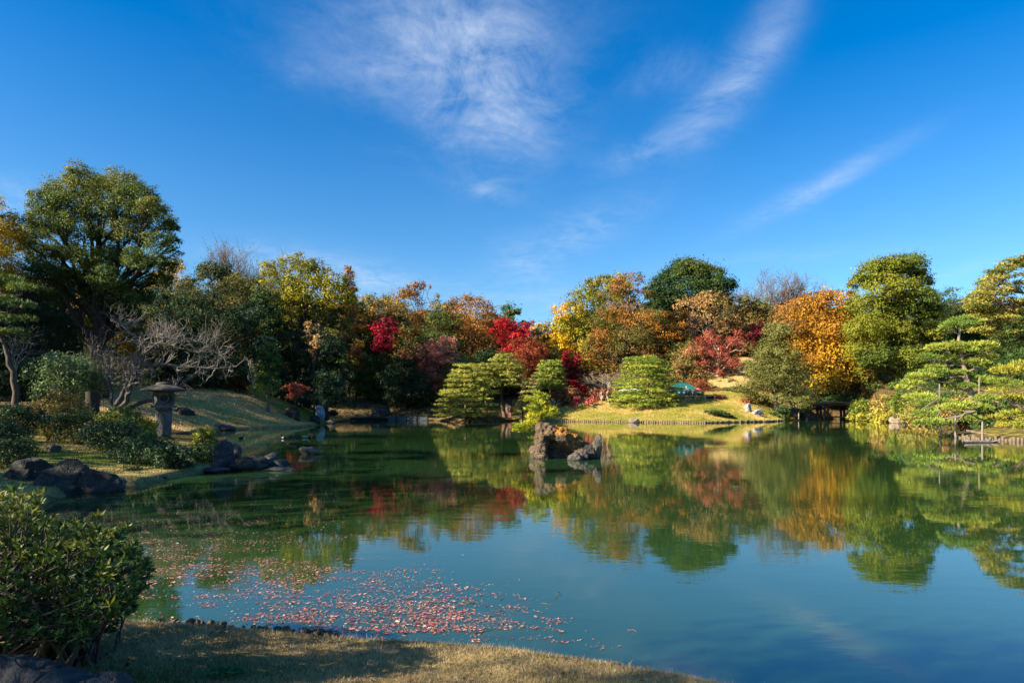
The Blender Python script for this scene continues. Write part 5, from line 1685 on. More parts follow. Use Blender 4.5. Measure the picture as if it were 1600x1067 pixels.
def build_teahouse():
    teal = plain_mat('teal_roof', (.014, .10, .09), .65, .3, .3, 3)
    mint = plain_mat('mint_awning', (.06, .22, .17), .7, .2, .2, 2)
    pale = plain_mat('pale_awning', (.50, .58, .45), .7, .2, .15, 2)
    wood = plain_mat('tea_house_wood', (.05, .036, .026), .8, .2)
    panel = plain_mat('pale_panel', (.34, .36, .40), .8, .1, .1)
    y0 = 91.0
    cx = X_(1066, y0)
    g = gz(cx, y0)
    t = empty('tea_house', (cx, y0, g), 'green-roofed tea house half hidden by the broad layered pine', 'building')
    s = y0 / F
    Z = lambda py: Z_(py, y0) - g
    # hipped upper roof with a short ridge
    def hip(name, w, d, zb, zt, rw, mat, th=.12):
        V = [(-w, -d, zb), (w, -d, zb), (w, d, zb), (-w, d, zb), (-rw, 0, zt), (rw, 0, zt), (-w, -d, zb - th), (w, -d, zb - th), (w, d, zb - th), (-w, d, zb - th)]
        fs = [(0, 1, 5, 4), (1, 2, 5, 5), (2, 3, 4, 5), (3, 0, 4, 4), (0, 6, 7, 1), (1, 7, 8, 2), (2, 8, 9, 3), (3, 9, 6, 0), (9, 8, 7, 6)]
        me = bpy.data.meshes.new(name)
        me.from_pydata(V, [], [tuple(dict.fromkeys(f)) for f in fs])
        return link(name, me, mat, t)
    hip('roof', 22 * s, 2.1, Z(610), Z(598.5), 9 * s, teal)
    bm = bmesh.new()
    box_bm(bm, 20 * s, .22, .14)
    bm_obj('ridge', bm, teal, t, (0, 0, Z(598.2)), bevel=.03)
    # lower awning facing the pond
    V = [(-20 * s, -2.6, Z(614.6)), (23 * s, -2.6, Z(614.6)), (21 * s, -1.7, Z(610.8)), (-18 * s, -1.7, Z(610.8))]
    V += [(a, b, c - .07) for a, b, c in V]
    me = bpy.data.meshes.new('awning')
    me.from_pydata(V, [], [(0, 1, 2, 3), (7, 6, 5, 4), (0, 4, 5, 1), (1, 5, 6, 2), (2, 6, 7, 3), (3, 7, 4, 0)])
    link('awning', me, mint, t)
    for px in (1050, 1060, 1074, 1083):
        bm = bmesh.new()
        box_bm(bm, .14, .14, Z(611))
        bm_obj('post', bm, wood, t, ((px - 1066) * s, -1.65, Z(611) / 2), bevel=.01)
    bm = bmesh.new()
    box_bm(bm, 38 * s, .12, Z(611))
    bm_obj('back_wall', bm, wood, t, (0, .9, Z(611) / 2))
    for px, w in ((1072, 7), (1083.5, 6)):
        bm = bmesh.new()
        box_bm(bm, w * s, .05, Z(614) - .5)
        bm_obj('panel', bm, panel, t, ((px - 1066) * s, -1.55 + .1, (Z(614) - .5) / 2 + .45))
    for sx in (-1, 1):
        bm = bmesh.new()
        box_bm(bm, .1, 2.4, Z(611))
        bm_obj('side_wall', bm, wood, t, (sx * 18.4 * s, -.25, Z(611) / 2))
    # the red parasol
    yp = 87.5
    px_ = X_(1091, yp)
    gp = gz(px_, yp)
    r = empty('parasol', (px_, yp, gp), 'faded red paper parasol right of the green-roofed tea house', 'parasol')
    sp = yp / F
    zt = Z_(606, yp) - gp
    zb = Z_(611.5, yp) - gp
    red = plain_mat('faded_red_cloth', (.36, .10, .055), .8, .1, .2)
    V, fs = [(0, 0, zt)], []
    for k in range(16):
        a = 6.2832 * k / 16
        V.append((math.cos(a) * 11 * sp, math.sin(a) * 11 * sp, zb))
    V.append((0, 0, zt - .06))
    for k in range(16):
        a = 6.2832 * k / 16
        V.append((math.cos(a) * 11 * sp, math.sin(a) * 11 * sp, zb - .06))
    for k in range(16):
        k2 = (k + 1) % 16
        fs += [(0, 1 + k, 1 + k2), (17, 18 + k2, 18 + k), (1 + k, 18 + k, 18 + k2, 1 + k2)]
    me = bpy.data.meshes.new('canopy')
    me.from_pydata(V, [], fs)
    link('canopy', me, red, r)
    cyl('pole', .035, zt, wood, r, (0, 0, 0), seed=1)
    for k in range(8):
        a = 6.2832 * k / 8
        tb = Tubes()
        tb.add([(math.cos(a) * .05, math.sin(a) * .05, zt - .1), (math.cos(a) * 10.6 * sp, math.sin(a) * 10.6 * sp, zb - .05)], [.015, .012], 4)
        link('rib', tb.mesh('rib'), wood, r)
    # pale awning stall to the left of the pine
    ya = 88.0
    ax = X_(985, ya)
    ga = gz(ax, ya)
    q = empty('market_stall', (ax, ya, ga), 'pale green awning stall peeping out left of the broad layered pine', 'stall')
    sa = ya / F
    za, zb2, zc = Z_(603.5, ya) - ga, Z_(610.5, ya) - ga, Z_(612.5, ya) - ga
    V = [(-20 * sa, -1.4, zb2), (20 * sa, -1.4, zb2), (20 * sa, 1.4, zb2), (-20 * sa, 1.4, zb2), (2 * sa, 0, za), (-20 * sa, -1.4, zc), (20 * sa, -1.4, zc), (20 * sa, 1.4, zc), (-20 * sa, 1.4, zc)]
    me = bpy.data.meshes.new('awning')
    me.from_pydata(V, [], [(0, 1, 4), (1, 2, 4), (2, 3, 4), (3, 0, 4), (0, 5, 6, 1), (1, 6, 7, 2), (2, 7, 8, 3), (3, 8, 5, 0)])
    link('awning', me, pale, q)
    for a in (-1, 1):
        for b in (-1, 1):
            cyl('pole', .04, zb2, wood, q, (a * 19 * sa, b * 1.3, 0), seed=3)
    bm = bmesh.new()
    box_bm(bm, 30 * sa, .7, .9)
    bm_obj('counter', bm, plain_mat('counter_wood', (.2, .14, .09)), q, (0, -.6, .45), bevel=.02)
    # slatted fence beside the walkers
    yf = 85.0
    fx = X_(957, yf)
    f = empty('bamboo_fence', (fx, yf, gz(fx, yf)), 'short split-bamboo fence right of the two walkers', 'fence')
    bam = plain_mat('bamboo', (.34, .25, .15), .7, .2)
    for k in range(9):
        cyl('slat', .05, .95 + .05 * (k % 2), bam, f, ((k - 4) * .14, 0, -.05), 6, seed=k)
    for z in (.3, .75):
        tb = Tubes()
        tb.add([(-.7, -.07, z), (.7, -.07, z)], [.03, .03], 6)
        link('rail', tb.mesh('rail'), bam, f)
    # pale bench-table in front of the tea house
    yb = 85.0
    bx = X_(1094, yb)
    b = empty('bench', (bx, yb, gz(bx, yb)), 'long pale bench-table in front of the tea house', 'bench')
    pw = plain_mat('pale_wood', (.48, .40, .31), .7, .2, .15)
    for k in range(3):
        bm = bmesh.new()
        box_bm(bm, 48 * yb / F, .14, .05)
        bm_obj('plank', bm, pw, b, (0, (k - 1) * .155, .58), bevel=.008)
    for x in (-1.9, -.65, .65, 1.9):
        for y in (-.17, .17):
            bm = bmesh.new()
            box_bm(bm, .07, .07, .60)
            bm_obj('leg', bm, pw, b, (x, y, .253), bevel=.008)
    # small dark signs and lamps by the path: low stumps on the lawn edge
    yl = 83.0
    st = empty('post', (X_(886, yl), yl, gz(X_(886, yl), yl)), 'short pale wooden peg on the lawn edge left of the pink-red balls', 'post')
    cyl('shaft', .05, .38, pw, st, (0, 0, -.03), seed=6)
    # slim lamp pole left of the small yellowish pine
    yl = 79.5
    st = empty('pole', (X_(816, yl), yl, gz(X_(816, yl), yl)), 'slim dark pole standing before the domed clipped pine', 'pole')
    cyl('shaft', .045, Z_(588, yl) - gz(X_(816, yl), yl), wood, st, (0, 0, -.1), seed=7)
    cyl('cap', .06, .08, wood, st, (0, 0, Z_(588, yl) - gz(X_(816, yl), yl) - .1), seed=8)


build_teahouse()


def build_hut():
    wood = plain_mat('hut_wood', (.045, .03, .022), .85, .15)
    roofm = plain_mat('hut_roof', (.085, .10, .11), .8, .2, .3, 3, (4, 1, 1))
    teal = plain_mat('blue_box', (.03, .085, .09), .6, .3)
    y0 = 97.0
    cx = X_(578, y0)
    g = gz(cx, y0)
    s = y0 / F
    t = empty('garden_hut', (cx, y0, g), 'dark open hut with a slate-blue roof in the shade of the wood', 'building')
    Z = lambda py: Z_(py, y0) - g
    zt, ze = Z(596), Z(607)
    w, d = 27 * s, 2.2
    V = [(-w, -d, ze), (w, -d, ze), (w, d, ze), (-w, d, ze), (-w * .55, 0, zt), (w * .55, 0, zt)]
    V += [(a, b, c - .12) for a, b, c in V[:4]]
    me = bpy.data.meshes.new('roof')
    me.from_pydata(V, [], [(0, 1, 5, 4), (1, 2, 5), (2, 3, 4, 5), (3, 0, 4), (0, 6, 7, 1), (1, 7, 8, 2), (2, 8, 9, 3), (3, 9, 6, 0), (9, 8, 7, 6)])
    link('roof', me, roofm, t)
    for px in (556, 577, 599):
        for dy in (-1.7, 1.7):
            bm = bmesh.new()
            box_bm(bm, .15, .15, ze)
            bm_obj('post', bm, wood, t, ((px - 578) * s, dy, ze / 2 - .06), bevel=.012)
    bm = bmesh.new()
    box_bm(bm, w * 1.7, .1, ze - .1)
    bm_obj('back_wall', bm, wood, t, (0, 1.9, ze / 2 - .05))
    bm = bmesh.new()
    box_bm(bm, w * 1.2, .4, .06)
    bm_obj('bench_seat', bm, wood, t, (0, 1.2, .45), bevel=.01)
    yb = 91
    q = empty('utility_box', (X_(601, yb), yb, gz(X_(601, yb), yb)), 'blue-green utility box beside the dark hut', 'box')
    bm = bmesh.new()
    box_bm(bm, 1.0, .6, 1.1)
    bm_obj('body', bm, teal, q, (0, 0, .5), bevel=.03)
    bm = bmesh.new()
    box_bm(bm, 1.1, .7, .08)
    bm_obj('lid', bm, teal, q, (0, 0, 1.09), bevel=.02)
    # the tree stump beside the azaleas
    Y = 33.0
    bx = X_(144, Y)
    gg = gz(bx, Y)
    tb = Tubes()
    zt = max(.7, Z_(612, Y) - gg)
    tb.add([(0, 0, -.3), (0, 0, .1), (.02, 0, zt * .5), (0, 0, zt)], [.52, .38, .32, .30], 10)
    st = link('tree_stump', tb.mesh('tree_stump'), bark_mat((.045, .036, .03)), None, (bx, Y, gg))
    tag(st, 'thick dark tree stump behind the orange-tipped azalea', 'stump')


build_hut()


def build_props():
    pole = plain_mat('prop_pole', (.19, .16, .13), .85, .15, .4, 4, (1, 1, .2))
    for px, yt, yb, lab in ((1470, 655, 683, 'left prop pole standing in the water under the pine'), (1493, 648, 684, 'middle prop pole in the water under the pine'), (1535, 658, 688, 'right prop pole in the water by the floating log')):
        x, y = on_water(px, yb)
        zt = Z_(yt, y)
        t = empty('prop_pole', (x, y, -.4), lab, 'pole', 'poles propping the pine')
        cyl('shaft', .055, zt + .4, pole, t, (0, 0, 0), 10, .8, .06, seed=px)
        tb = Tubes()
        tb.add([(-.22, 0, zt + .37), (.22, .03, zt + .42)], [.04, .035], 6)
        link('crosspiece', tb.mesh('crosspiece'), bark_mat((.1, .08, .06)), t)
    for px, yt, yb, Y, lab in ((1468, 600, 652, 44, 'slim bare prop holding a branch behind the left prop pole'), (1530, 590, 625, 45, 'short prop under the right branch of the propped pine')):
        x = X_(px, Y)
        zb = Z_(yb, Y)
        t = empty('prop_pole', (x, Y, zb), lab, 'pole', 'poles propping the pine')
        cyl('shaft', .045, Z_(yt, Y) - zb, pole, t, (0, 0, 0), 8, seed=px)
    # the floating log
    x0, y0 = on_water(1506, 692)
    x1, y1 = on_water(1556, 691)
    cx, cy = (x0 + x1) / 2, (y0 + y1) / 2
    t = empty('floating_log', (cx, cy, 0), 'pale driftwood log lying on the water by the piling', 'log')
    tb = Tubes()
    tb.add([(x0 - cx, y0 - cy, .03), ((x0 - cx) * .4, 0, .05), ((x1 - cx) * .5, .05, .04), (x1 - cx, y1 - cy, .02)], [.06, .085, .08, .05], 8)
    link('stem', tb.mesh('stem'), pole, t)
    for k, (a, e) in enumerate((((.35, 0, .05), (.75, .1, .28)), ((.6, .02, .04), (.95, -.15, .12)), ((-.5, 0, .05), (-.75, .1, .16)))):
        tb = Tubes()
        tb.add(bent(a, e, .05, np.random.default_rng(k), 4, .03), [.035, .03, .02, .012], 6)
        link('stub', tb.mesh('stub'), pole, t)
    # cut pine limb stub seen end-on behind
    Y = 44
    tb = Tubes()
    a = (X_(1552, Y), Y, Z_(628, Y))
    tb.add([(0, 0, 0), (.5, -.3, -.28), (.95, -.6, -.5)], [.17, .16, .17], 8)
    o = link('fallen_branch', tb.mesh('fallen_branch'), bark_mat((.27, .20, .15)), None, a)
    tag(o, 'thick sawn-off branch pointing down right of the propped pine', 'branch')


build_props()
# ------------------------------------------------------------------ people and birds
def skin(name, nodes, edges, mat, parent, sub=1, root_i=0):
    """nodes: (x,y,z,r) or (x,y,z,rx,ry); grown into one continuous surface"""
    me = bpy.data.meshes.new(name)
    me.from_pydata([n[:3] for n in nodes], edges, [])
    ob = bpy.data.objects.new(name, me)
    col.objects.link(ob)
    md = ob.modifiers.new('s', 'SKIN')
    md.use_smooth_shade = True
    sv = me.skin_vertices[0].data
    for i, n in enumerate(nodes):
        sv[i].radius = (n[3], n[4] if len(n) > 4 else n[3])
        sv[i].use_root = (i == root_i)
    if sub:
        m2 = ob.modifiers.new('d', 'SUBSURF')
        m2.levels = m2.render_levels = sub
    dg = bpy.context.evaluated_depsgraph_get()
    me2 = bpy.data.meshes.new_from_object(ob.evaluated_get(dg))
    bpy.data.objects.remove(ob)
    bpy.data.meshes.remove(me)
    me2.name = name
    return link(name, me2, mat, parent)


_cloth = {}


def cloth(c):
    if c not in _cloth:
        _cloth[c] = plain_mat('cloth', c, .85, .1, .15, 12)
    return _cloth[c]


SKIN_M = plain_mat('skin', (.42, .26, .18), .6, .3, .05)


def person(label, px, Y, face, coat, legs, hair, pose='stand', h=1.66, hold=None, base=None):
    x = X_(px, Y)
    g = gz(x, Y) if base is None else base
    t = empty('person', (x, Y, g), label, 'person', 'visitors in the garden', face)
    k = h / 1.66
    # joints, facing -Y
    if pose == 'stand':
        hip, hz = (0, 0), .90
        kn = [(-.10, -.02, .48), (.10, -.03, .48)]
        an = [(-.11, .02, .07), (.11, .02, .07)]
    elif pose == 'walk':
        hip, hz = (0, 0), .88
        kn = [(-.10, -.20, .50), (.10, .02, .47)]
        an = [(-.10, -.24, .07), (.10, .30, .12)]
    elif pose == 'sit':
        hip, hz = (0, .1), .50
        kn = [(-.13, -.33, .50), (.13, -.33, .50)]
        an = [(-.12, -.32, .07), (.12, -.36, .07)]
    else:   # squat
        hip, hz = (0, .12), .34
        kn = [(-.15, -.24, .46), (.15, -.24, .46)]
        an = [(-.13, -.02, .07), (.13, -.02, .07)]
    lean = {'stand': 0, 'walk': -.05, 'sit': -.08, 'squat': -.20}[pose]
    P = lambda a, b, c: (a * k, b * k, c * k)
    hp = (hip[0], hip[1], hz)
    ch = (0, hip[1] + lean * .7, hz + .36)
    sh = (0, hip[1] + lean, hz + .50)
    nk = (0, hip[1] + lean * 1.1, hz + .57)
    hd = (0, hip[1] + lean * 1.15 - .02, hz + .67)
    ht = (0, hip[1] + lean * 1.15 - .01, hz + .755)
    N, E = [], []

    def add(p, r, prev=None, r2=None):
        N.append((*P(*p), r * k) if r2 is None else (*P(*p), r * k, r2 * k))
        if prev is not None:
            E.append((prev, len(N) - 1))
        return len(N) - 1
    i0 = add(hp, .15, None, .11)
    i1 = add(ch, .155, i0, .11)
    i2 = add(sh, .10, i1, .08)
    i3 = add(nk, .052, i2)
    i4 = add(hd, .078, i3, .092)
    add(ht, .07, i4, .085)
    add((hd[0], hd[1] - .10, hd[2] - .02), .012, i4)       # nose
    arms = []
    for s in (-1, 1):
        a = add((s * .19, sh[1], sh[2] - .02), .058, i2)
        if pose in ('sit', 'squat'):
            el, wr = (s * .24, sh[1] - .06, sh[2] - .30), (s * .14, sh[1] - .28, sh[2] - .34)
        elif hold:
            el, wr = (s * .24, sh[1] + .04, sh[2] - .30), (s * .12, sh[1] - .20, sh[2] - .36)
        else:
            sw = s * .10 if pose == 'walk' else 0
            el, wr = (s * .25, sh[1] + .03 + sw, sh[2] - .30), (s * .26, sh[1] - .05 + sw * 1.8, sh[2] - .54)
        b = add(el, .045, a)
        c = add(wr, .032, b)
        arms.append((P(s * .19, sh[1], sh[2] - .02), P(*el), P(*wr)))
        d = unit(np.array(wr) - np.array(el))
        pm = np.array(wr) + d * .06
        m = add(tuple(pm), .034, c, .016)
        side = np.array([0, 1.0, 0]) if abs(d[1]) < .6 else np.array([1.0, 0, 0])
        for f in range(4):
            q = pm + d * (.045 + .008 * (1.5 - abs(f - 1.5))) + side * (f - 1.5) * .018
            e = add(tuple(q), .009, m)
            add(tuple(q + d * .03 + np.array([-s * .012, 0, 0])), .007, e)
        e = add(tuple(pm - d * .02 + side * -.035), .010, m)
        add(tuple(pm + d * .02 + side * -.05), .008, e)
    legv = []
    for j in range(2):
        a = add((kn[j][0] * .9, hip[1], hz - .06), .088, i0)
        b = add(kn[j], .060, a)
        c = add(an[j], .042, b)
        d = add((an[j][0], an[j][1] - .14, .035), .040, c, .028)
        legv.append([P(kn[j][0] * .9, hip[1], hz - .06), P(*kn[j]), P(*an[j])])
    skin('body', N, E, SKIN_M, t, 0)
    # coat
    N, E = [(*P(hp[0], hp[1], hp[2] - (.12 if pose in ('stand', 'walk') else 0)), .185 * k, .135 * k), (*P(*ch), .185 * k, .135 * k), (*P(*sh), .125 * k, .10 * k), (*P(nk[0], nk[1], nk[2] - .02), .075 * k, .07 * k)], [(0, 1), (1, 2), (2, 3)]
    for a in arms:
        n = len(N)
        N += [(*a[0], .078 * k), (*a[1], .062 * k), (*(np.array(a[2]) * .96 + np.array(a[1]) * .04), .050 * k)]
        E += [(2, n), (n, n + 1), (n + 1, n + 2)]
    skin('coat', N, E, cloth(coat), t)
    N, E = [(*P(*hp), .165 * k, .125 * k)], []
    for l in legv:
        n = len(N)
        N += [(*l[0], .105 * k), (*l[1], .075 * k), (*l[2], .06 * k)]
        E += [(0, n), (n, n + 1), (n + 1, n + 2)]
    skin('trousers', N, E, cloth(legs), t)
    for j in range(2):
        skin('shoe', [(*P(an[j][0], an[j][1] + .02, .05), .052 * k), (*P(an[j][0], an[j][1] - .17, .035), .045 * k, .034 * k)], [(0, 1)], cloth((.02, .02, .022)), t)
    V, Fq = [], []
    for i in range(6):
        el = -.25 + i * (1.57 + .25) / 5
        for j in range(12):
            a = 6.2832 * j / 12
            e2 = el if math.sin(a) > -.2 else max(el, .35)
            V.append((P(hd[0], hd[1], hd[2] + .02)[0] + math.cos(a) * math.cos(e2) * .105 * k, P(*hd)[1] + math.sin(a) * math.cos(e2) * .122 * k, P(hd[0], hd[1], hd[2] + .02)[2] + math.sin(e2) * .13 * k))
    for i in range(5):
        for j in range(12):
            j2 = (j + 1) % 12
            Fq.append((i * 12 + j, i * 12 + j2, i * 12 + 12 + j2, i * 12 + 12 + j))
    link('hair', mesh_np('hair', V, Fq, smooth=True), cloth(hair), t)
    if hold:
        bm = bmesh.new()
        box_bm(bm, .30, .14, .34, (0, 0, 0), 0, .85)
        o = bm_obj('bag', bm, cloth(hold), None, None, bevel=.03)
        w = t.matrix_basis @ Vector((0, sh[1] * k - .27 * k, (sh[2] - .52) * k))
        o.location = w
        o.rotation_euler = (0, 0, face)
        tag(o, 'pale bag carried by the left one of the two walkers', 'bag')
    return t


def build_people():
    bk = (.02, .02, .022)
    person('person in a dark padded coat walking with a pale bag, left of the pair', 939.5, 84.5, .5, (.035, .03, .04), (.10, .10, .12), (.05, .04, .035), 'walk', 1.64, hold=(.55, .55, .58))
    person('person in a long navy coat walking right of the bag carrier', 949.5, 84.5, .5, (.018, .02, .035), (.03, .03, .04), (.10, .08, .07), 'walk', 1.72)
    person('person in black standing behind the fence beside the broad layered pine', 960, 87.5, -.4, bk, bk, bk, 'stand', 1.66)
    person('person in a pink skirt and grey top under the domed pine', 797, 83, .2, (.20, .17, .20), (.50, .05, .16), (.22, .19, .18), 'stand', 1.6)
    person('person in a beige coat partly behind the domed pine trunk', 792, 84, -.6, (.42, .30, .20), (.20, .15, .11), bk, 'stand', 1.55)
    person('person in black standing at the corner of the far lawn', 839.5, 86, .3, (.015, .016, .026), bk, bk, 'stand', 1.68)
    person('person in dark clothes crouching by the rust-brown mound', 873.5, 84.5, .9, (.022, .025, .035), (.03, .035, .05), bk, 'squat', 1.68)
    person('person in pale clothes sitting low beside the crouching one', 866, 85, -.5, (.30, .30, .32), (.2, .2, .22), bk, 'squat', 1.6)
    person('person in a light blue jacket sitting before the tea house', 1065, 86.6, .7, (.16, .30, .48), (.05, .06, .1), bk, 'sit', 1.62, base=gz(X_(1065, 86.6), 86.6) + .02)
    person('person with a white cap and blue-grey shirt sitting by the panel', 1072.5, 87.3, -.2, (.30, .33, .40), (.06, .07, .12), (.7, .68, .64), 'sit', 1.75, base=gz(X_(1072, 87.3), 87.3) + .15)
    person('person in black bending over the bench-table', 1078, 86.5, .3, (.018, .018, .022), bk, (.12, .07, .05), 'sit', 1.62, base=gz(X_(1078, 86.5), 86.5) + .02)
    person('person in a white top sitting left of the light blue jacket', 1057.5, 86.4, .5, (.55, .54, .5), (.12, .10, .09), bk, 'sit', 1.55)
    person('person in a red-brown jacket at the right of the bench-table', 1086, 86.8, -.4, (.26, .08, .05), (.04, .04, .05), bk, 'sit', 1.6)


build_people()


def build_birds():
    spots = [(362, 670, .6, 'dark duck swimming below the left lawn, second from the left'), (409.5, 669, -.4, 'dark duck nearest the left lawn shore'), (376, 686, 1.2, 'dark duck upright on the water behind the headland rocks'),
             (443, 685.5, 2.6, 'black and white duck swimming alone in the inlet'), (477, 684, .4, 'pale duck swimming right of the black and white one'), (352, 691, -.8, 'dark duck close behind the upright headland rock')]
    for i, (px, py, rz, lab) in enumerate(spots):
        x, y = on_water(px, py)
        pale = 'pale' in lab
        t = empty('duck', (x, y, 0), lab, 'duck', 'ducks on the pond', rz)
        body = [(-.20, 0, .10, .03), (-.12, 0, .075, .07), (0, 0, .06, .095, .085), (.12, 0, .065, .075), (.17, 0, .12, .045), (.19, 0, .20, .036), (.215, 0, .245, .045), (.26, 0, .24, .02), (.31, 0, .23, .012)]
        skin('body', body, [(j, j + 1) for j in range(8)], cloth((.2, .18, .16) if pale else (.02, .02, .022)), t, 1, 2)
        if 'white' in lab:
            for s in (-1, 1):
                skin('wing', [(-.12, s * .075, .08, .02, .045), (.06, s * .085, .075, .02, .05)], [(0, 1)], cloth((.3, .3, .3)), t)
    # a bird high over the round treetop
    Y = 130.0
    t = empty('flying_bird', (X_(1099, Y), Y, Z_(399, Y)), 'tiny dark bird flying above the dome-topped evergreen', 'bird')
    skin('body', [(-.22, 0, 0, .03), (0, 0, 0, .07), (.16, 0, .02, .05), (.25, 0, .02, .015)], [(0, 1), (1, 2), (2, 3)], cloth((.02, .02, .02)), t, 1, 1)
    for s in (-1, 1):
        me = bpy.data.meshes.new('wing')
        me.from_pydata([(.08, s * .04, .02), (.12, s * .25, .12), (.02, s * .5, .06), (-.08, s * .25, .09), (-.08, s * .04, .01)], [], [(0, 1, 3, 4), (1, 2, 3)])
        o = link('wing', me, cloth((.02, .02, .02)), t)
        sm = o.modifiers.new('t', 'SOLIDIFY')
        sm.thickness = .012


build_birds()


# ------------------------------------------------------------------ grass and fallen leaves
def blades(P, z, h, w, rng, lean=.5):
    n = len(P)
    a = rng.uniform(0, 6.283, n)
    dx = np.column_stack([np.cos(a), np.sin(a)])
    b = rng.uniform(0, 6.283, n)
    ln = np.abs(rng.normal(0, lean, n)) * h
    top = np.column_stack([P[:, 0] + np.cos(b) * ln, P[:, 1] + np.sin(b) * ln, z + h * rng.uniform(.55, 1.15, n)])
    l = np.column_stack([P - dx * w[:, None], z - .004])
    r = np.column_stack([P + dx * w[:, None], z - .004])
    V = np.stack([l, r, top], 1).reshape(-1, 3)
    return V, np.arange(3 * n).reshape(n, 3)


def scatter(n, poly, rng, mind=.02):
    lo, hi = np.min(poly, 0), np.max(poly, 0)
    P = rng.uniform(lo, hi, (n, 2))
    ins = np.zeros(n, bool)
    A = np.array(poly, float)
    for a, b in zip(A, np.roll(A, -1, axis=0)):
        c = (a[1] > P[:, 1]) != (b[1] > P[:, 1])
        ins ^= c & (P[:, 0] < a[0] + (P[:, 1] - a[1]) / (b[1] - a[1] + 1e-12) * (b[0] - a[0]))
    P = P[ins]
    sd = pond_sd(P)
    P, sd = P[sd > mind], sd[sd > mind]
    return P, sd


def build_grass():
    rng = np.random.default_rng(88)

    def n2(P, s, o=0.0):
        return np.array([mnoise.noise(Vector((p[0] * s + o, p[1] * s, 0))) for p in P])
    # near bank: short dry winter turf
    P, sd = scatter(330000, [(-3.9, 2.7), (2.6, 2.7), (2.6, 3.8), (0, 5.0), (-3.6, 5.6)], rng, .01)
    z = ground_h(P, sd)
    q = n2(P, 2.2) * .6 + n2(P, 7, 5) * .4
    h = np.clip(.026 + .016 * q + rng.normal(0, .005, len(P)), .008, .06)
    V, Fq = blades(P, z, h, rng.uniform(.0011, .0022, len(P)), rng, .75)
    tone = np.clip(.42 + .5 * q + rng.normal(0, .16, len(P)), 0, 1)
    edge = sd < .13
    h = np.where(edge & (rng.random(len(P)) < .5), h * rng.uniform(1.2, 2.6, len(P)), h)
    V, Fq = blades(P, z, h, rng.uniform(.0011, .0022, len(P)), rng, .75)
    gr = np.exp(-.5 * (((P[:, 0] + 2.3) / .45) ** 2 + ((P[:, 1] - 3.75) / .3) ** 2)) + .5 * np.exp(-.5 * (((P[:, 0] + 1.6) / .2) ** 2 + ((P[:, 1] - 4.1) / .12) ** 2))
    tone = np.where(rng.random(len(P)) < gr, .04, np.maximum(tone, .14))
    cols = [(.06, .12, .025), (.30, .225, .12), (.44, .34, .19), (.54, .43, .25), (.62, .51, .32)]
    m = leaf_mat(cols, .25, .1)
    o = link('dry_grass', mesh_np('grass', V, Fq, {'tone': tone, 'var': rng.random(len(P))}), m)
    tag(o, 'short dry winter turf covering the near bank', kind='stuff')
    # headland and left shore: longer, patchy green
    P, sd = scatter(105000, [(-22, 12), (-9, 11.8), (-8.4, 14.6), (-8.6, 17.6), (-9.4, 21), (-14, 30), (-18, 34), (-24, 30)], rng, .05)
    z = ground_h(P, sd)
    q = n2(P, .6, 3) * .6 + n2(P, 2.2, 9) * .4
    V, Fq = blades(P, z, np.clip(.055 + .04 * q, .02, .12), rng.uniform(.005, .009, len(P)), rng, .8)
    gr = np.exp(-.5 * (((P[:, 0] + 12.5) / 2.4) ** 2 + ((P[:, 1] - 17.6) / 2.0) ** 2)) * .8 + .15
    tone = np.where(rng.random(len(P)) < gr + q * .5, rng.uniform(.02, .18, len(P)), np.clip(.5 + .4 * q, .3, 1))
    cols2 = [(.055, .12, .018), (.10, .15, .03), (.30, .23, .09), (.42, .32, .14)]
    o = link('headland_grass', mesh_np('grass', V, Fq, {'tone': tone, 'var': rng.random(len(P))}), leaf_mat(cols2, .25, .1))
    tag(o, 'patchy green and straw grass on the lantern headland', kind='stuff')
    # the far lawns
    P, sd = scatter(230000, [(0, 82), (6, 77), (15, 72), (21, 69), (32, 75), (37, 84), (40, 90), (20, 90), (0, 90)], rng, .2)
    P2, sd2 = scatter(160000, [(-46, 44), (-21, 43), (-17, 55), (-18, 66), (-19, 84), (-24, 84), (-44, 72)], rng, .2)
    for nm, P, sd, lab, cl in (('lawn_grass', P, sd, 'sunny golden-green lawn grass on the far shore', [(.19, .22, .03), (.32, .30, .045), (.48, .37, .11), (.58, .45, .16)]),
                               ('slope_grass', P2, sd2, 'dry grass on the shaded slope left of the inlet', [(.17, .19, .03), (.42, .30, .12), (.56, .40, .19), (.62, .46, .24)])):
        z = ground_h(P, sd)
        q = n2(P, .22, 3) * .65 + n2(P, .9, 9) * .35
        V, Fq = blades(P, z, np.clip(.09 + .03 * q, .05, .16), rng.uniform(.020, .036, len(P)), rng, .6)
        tone = np.clip(.5 + .85 * q + rng.normal(0, .1, len(P)) + (P[:, 1] - np.median(P[:, 1])) * (.012 if nm == 'lawn_grass' else -.0), 0, 1)
        if nm == 'slope_grass':
            tone = np.clip(tone + .2 - .9 * np.exp(-.5 * (((P[:, 0] + 22) / 3) ** 2 + ((P[:, 1] - 70) / 5) ** 2)), 0, 1)
        o = link(nm, mesh_np('grass', V, Fq, {'tone': tone, 'var': rng.random(len(P))}), leaf_mat(cl, .3, .05))
        tag(o, lab, kind='stuff')
    # a little green weed in the near turf
    wx, wy = X_(352, 4.0), 4.0
    wz = gz(wx, wy)
    t = empty('weed_plant', (wx, wy, wz), 'small fresh green weed growing in the dry near turf', 'plant')
    c = np.column_stack([rng.normal(0, .055, 130), rng.normal(0, .03, 130), rng.uniform(.015, .05, 130)])
    V, Fq = leaf_quads(c, unit(rng.normal(size=(130, 3)) * .5 + np.array([0, -.3, 1])), rng.uniform(.02, .04, 130), .8, rng)
    link('leaves', mesh_np('leaves', V, Fq, {'tone': rng.random(130), 'var': rng.random(130)}), leaf_mat([(.03, .10, .02), (.06, .16, .03)], .3, .3), t)


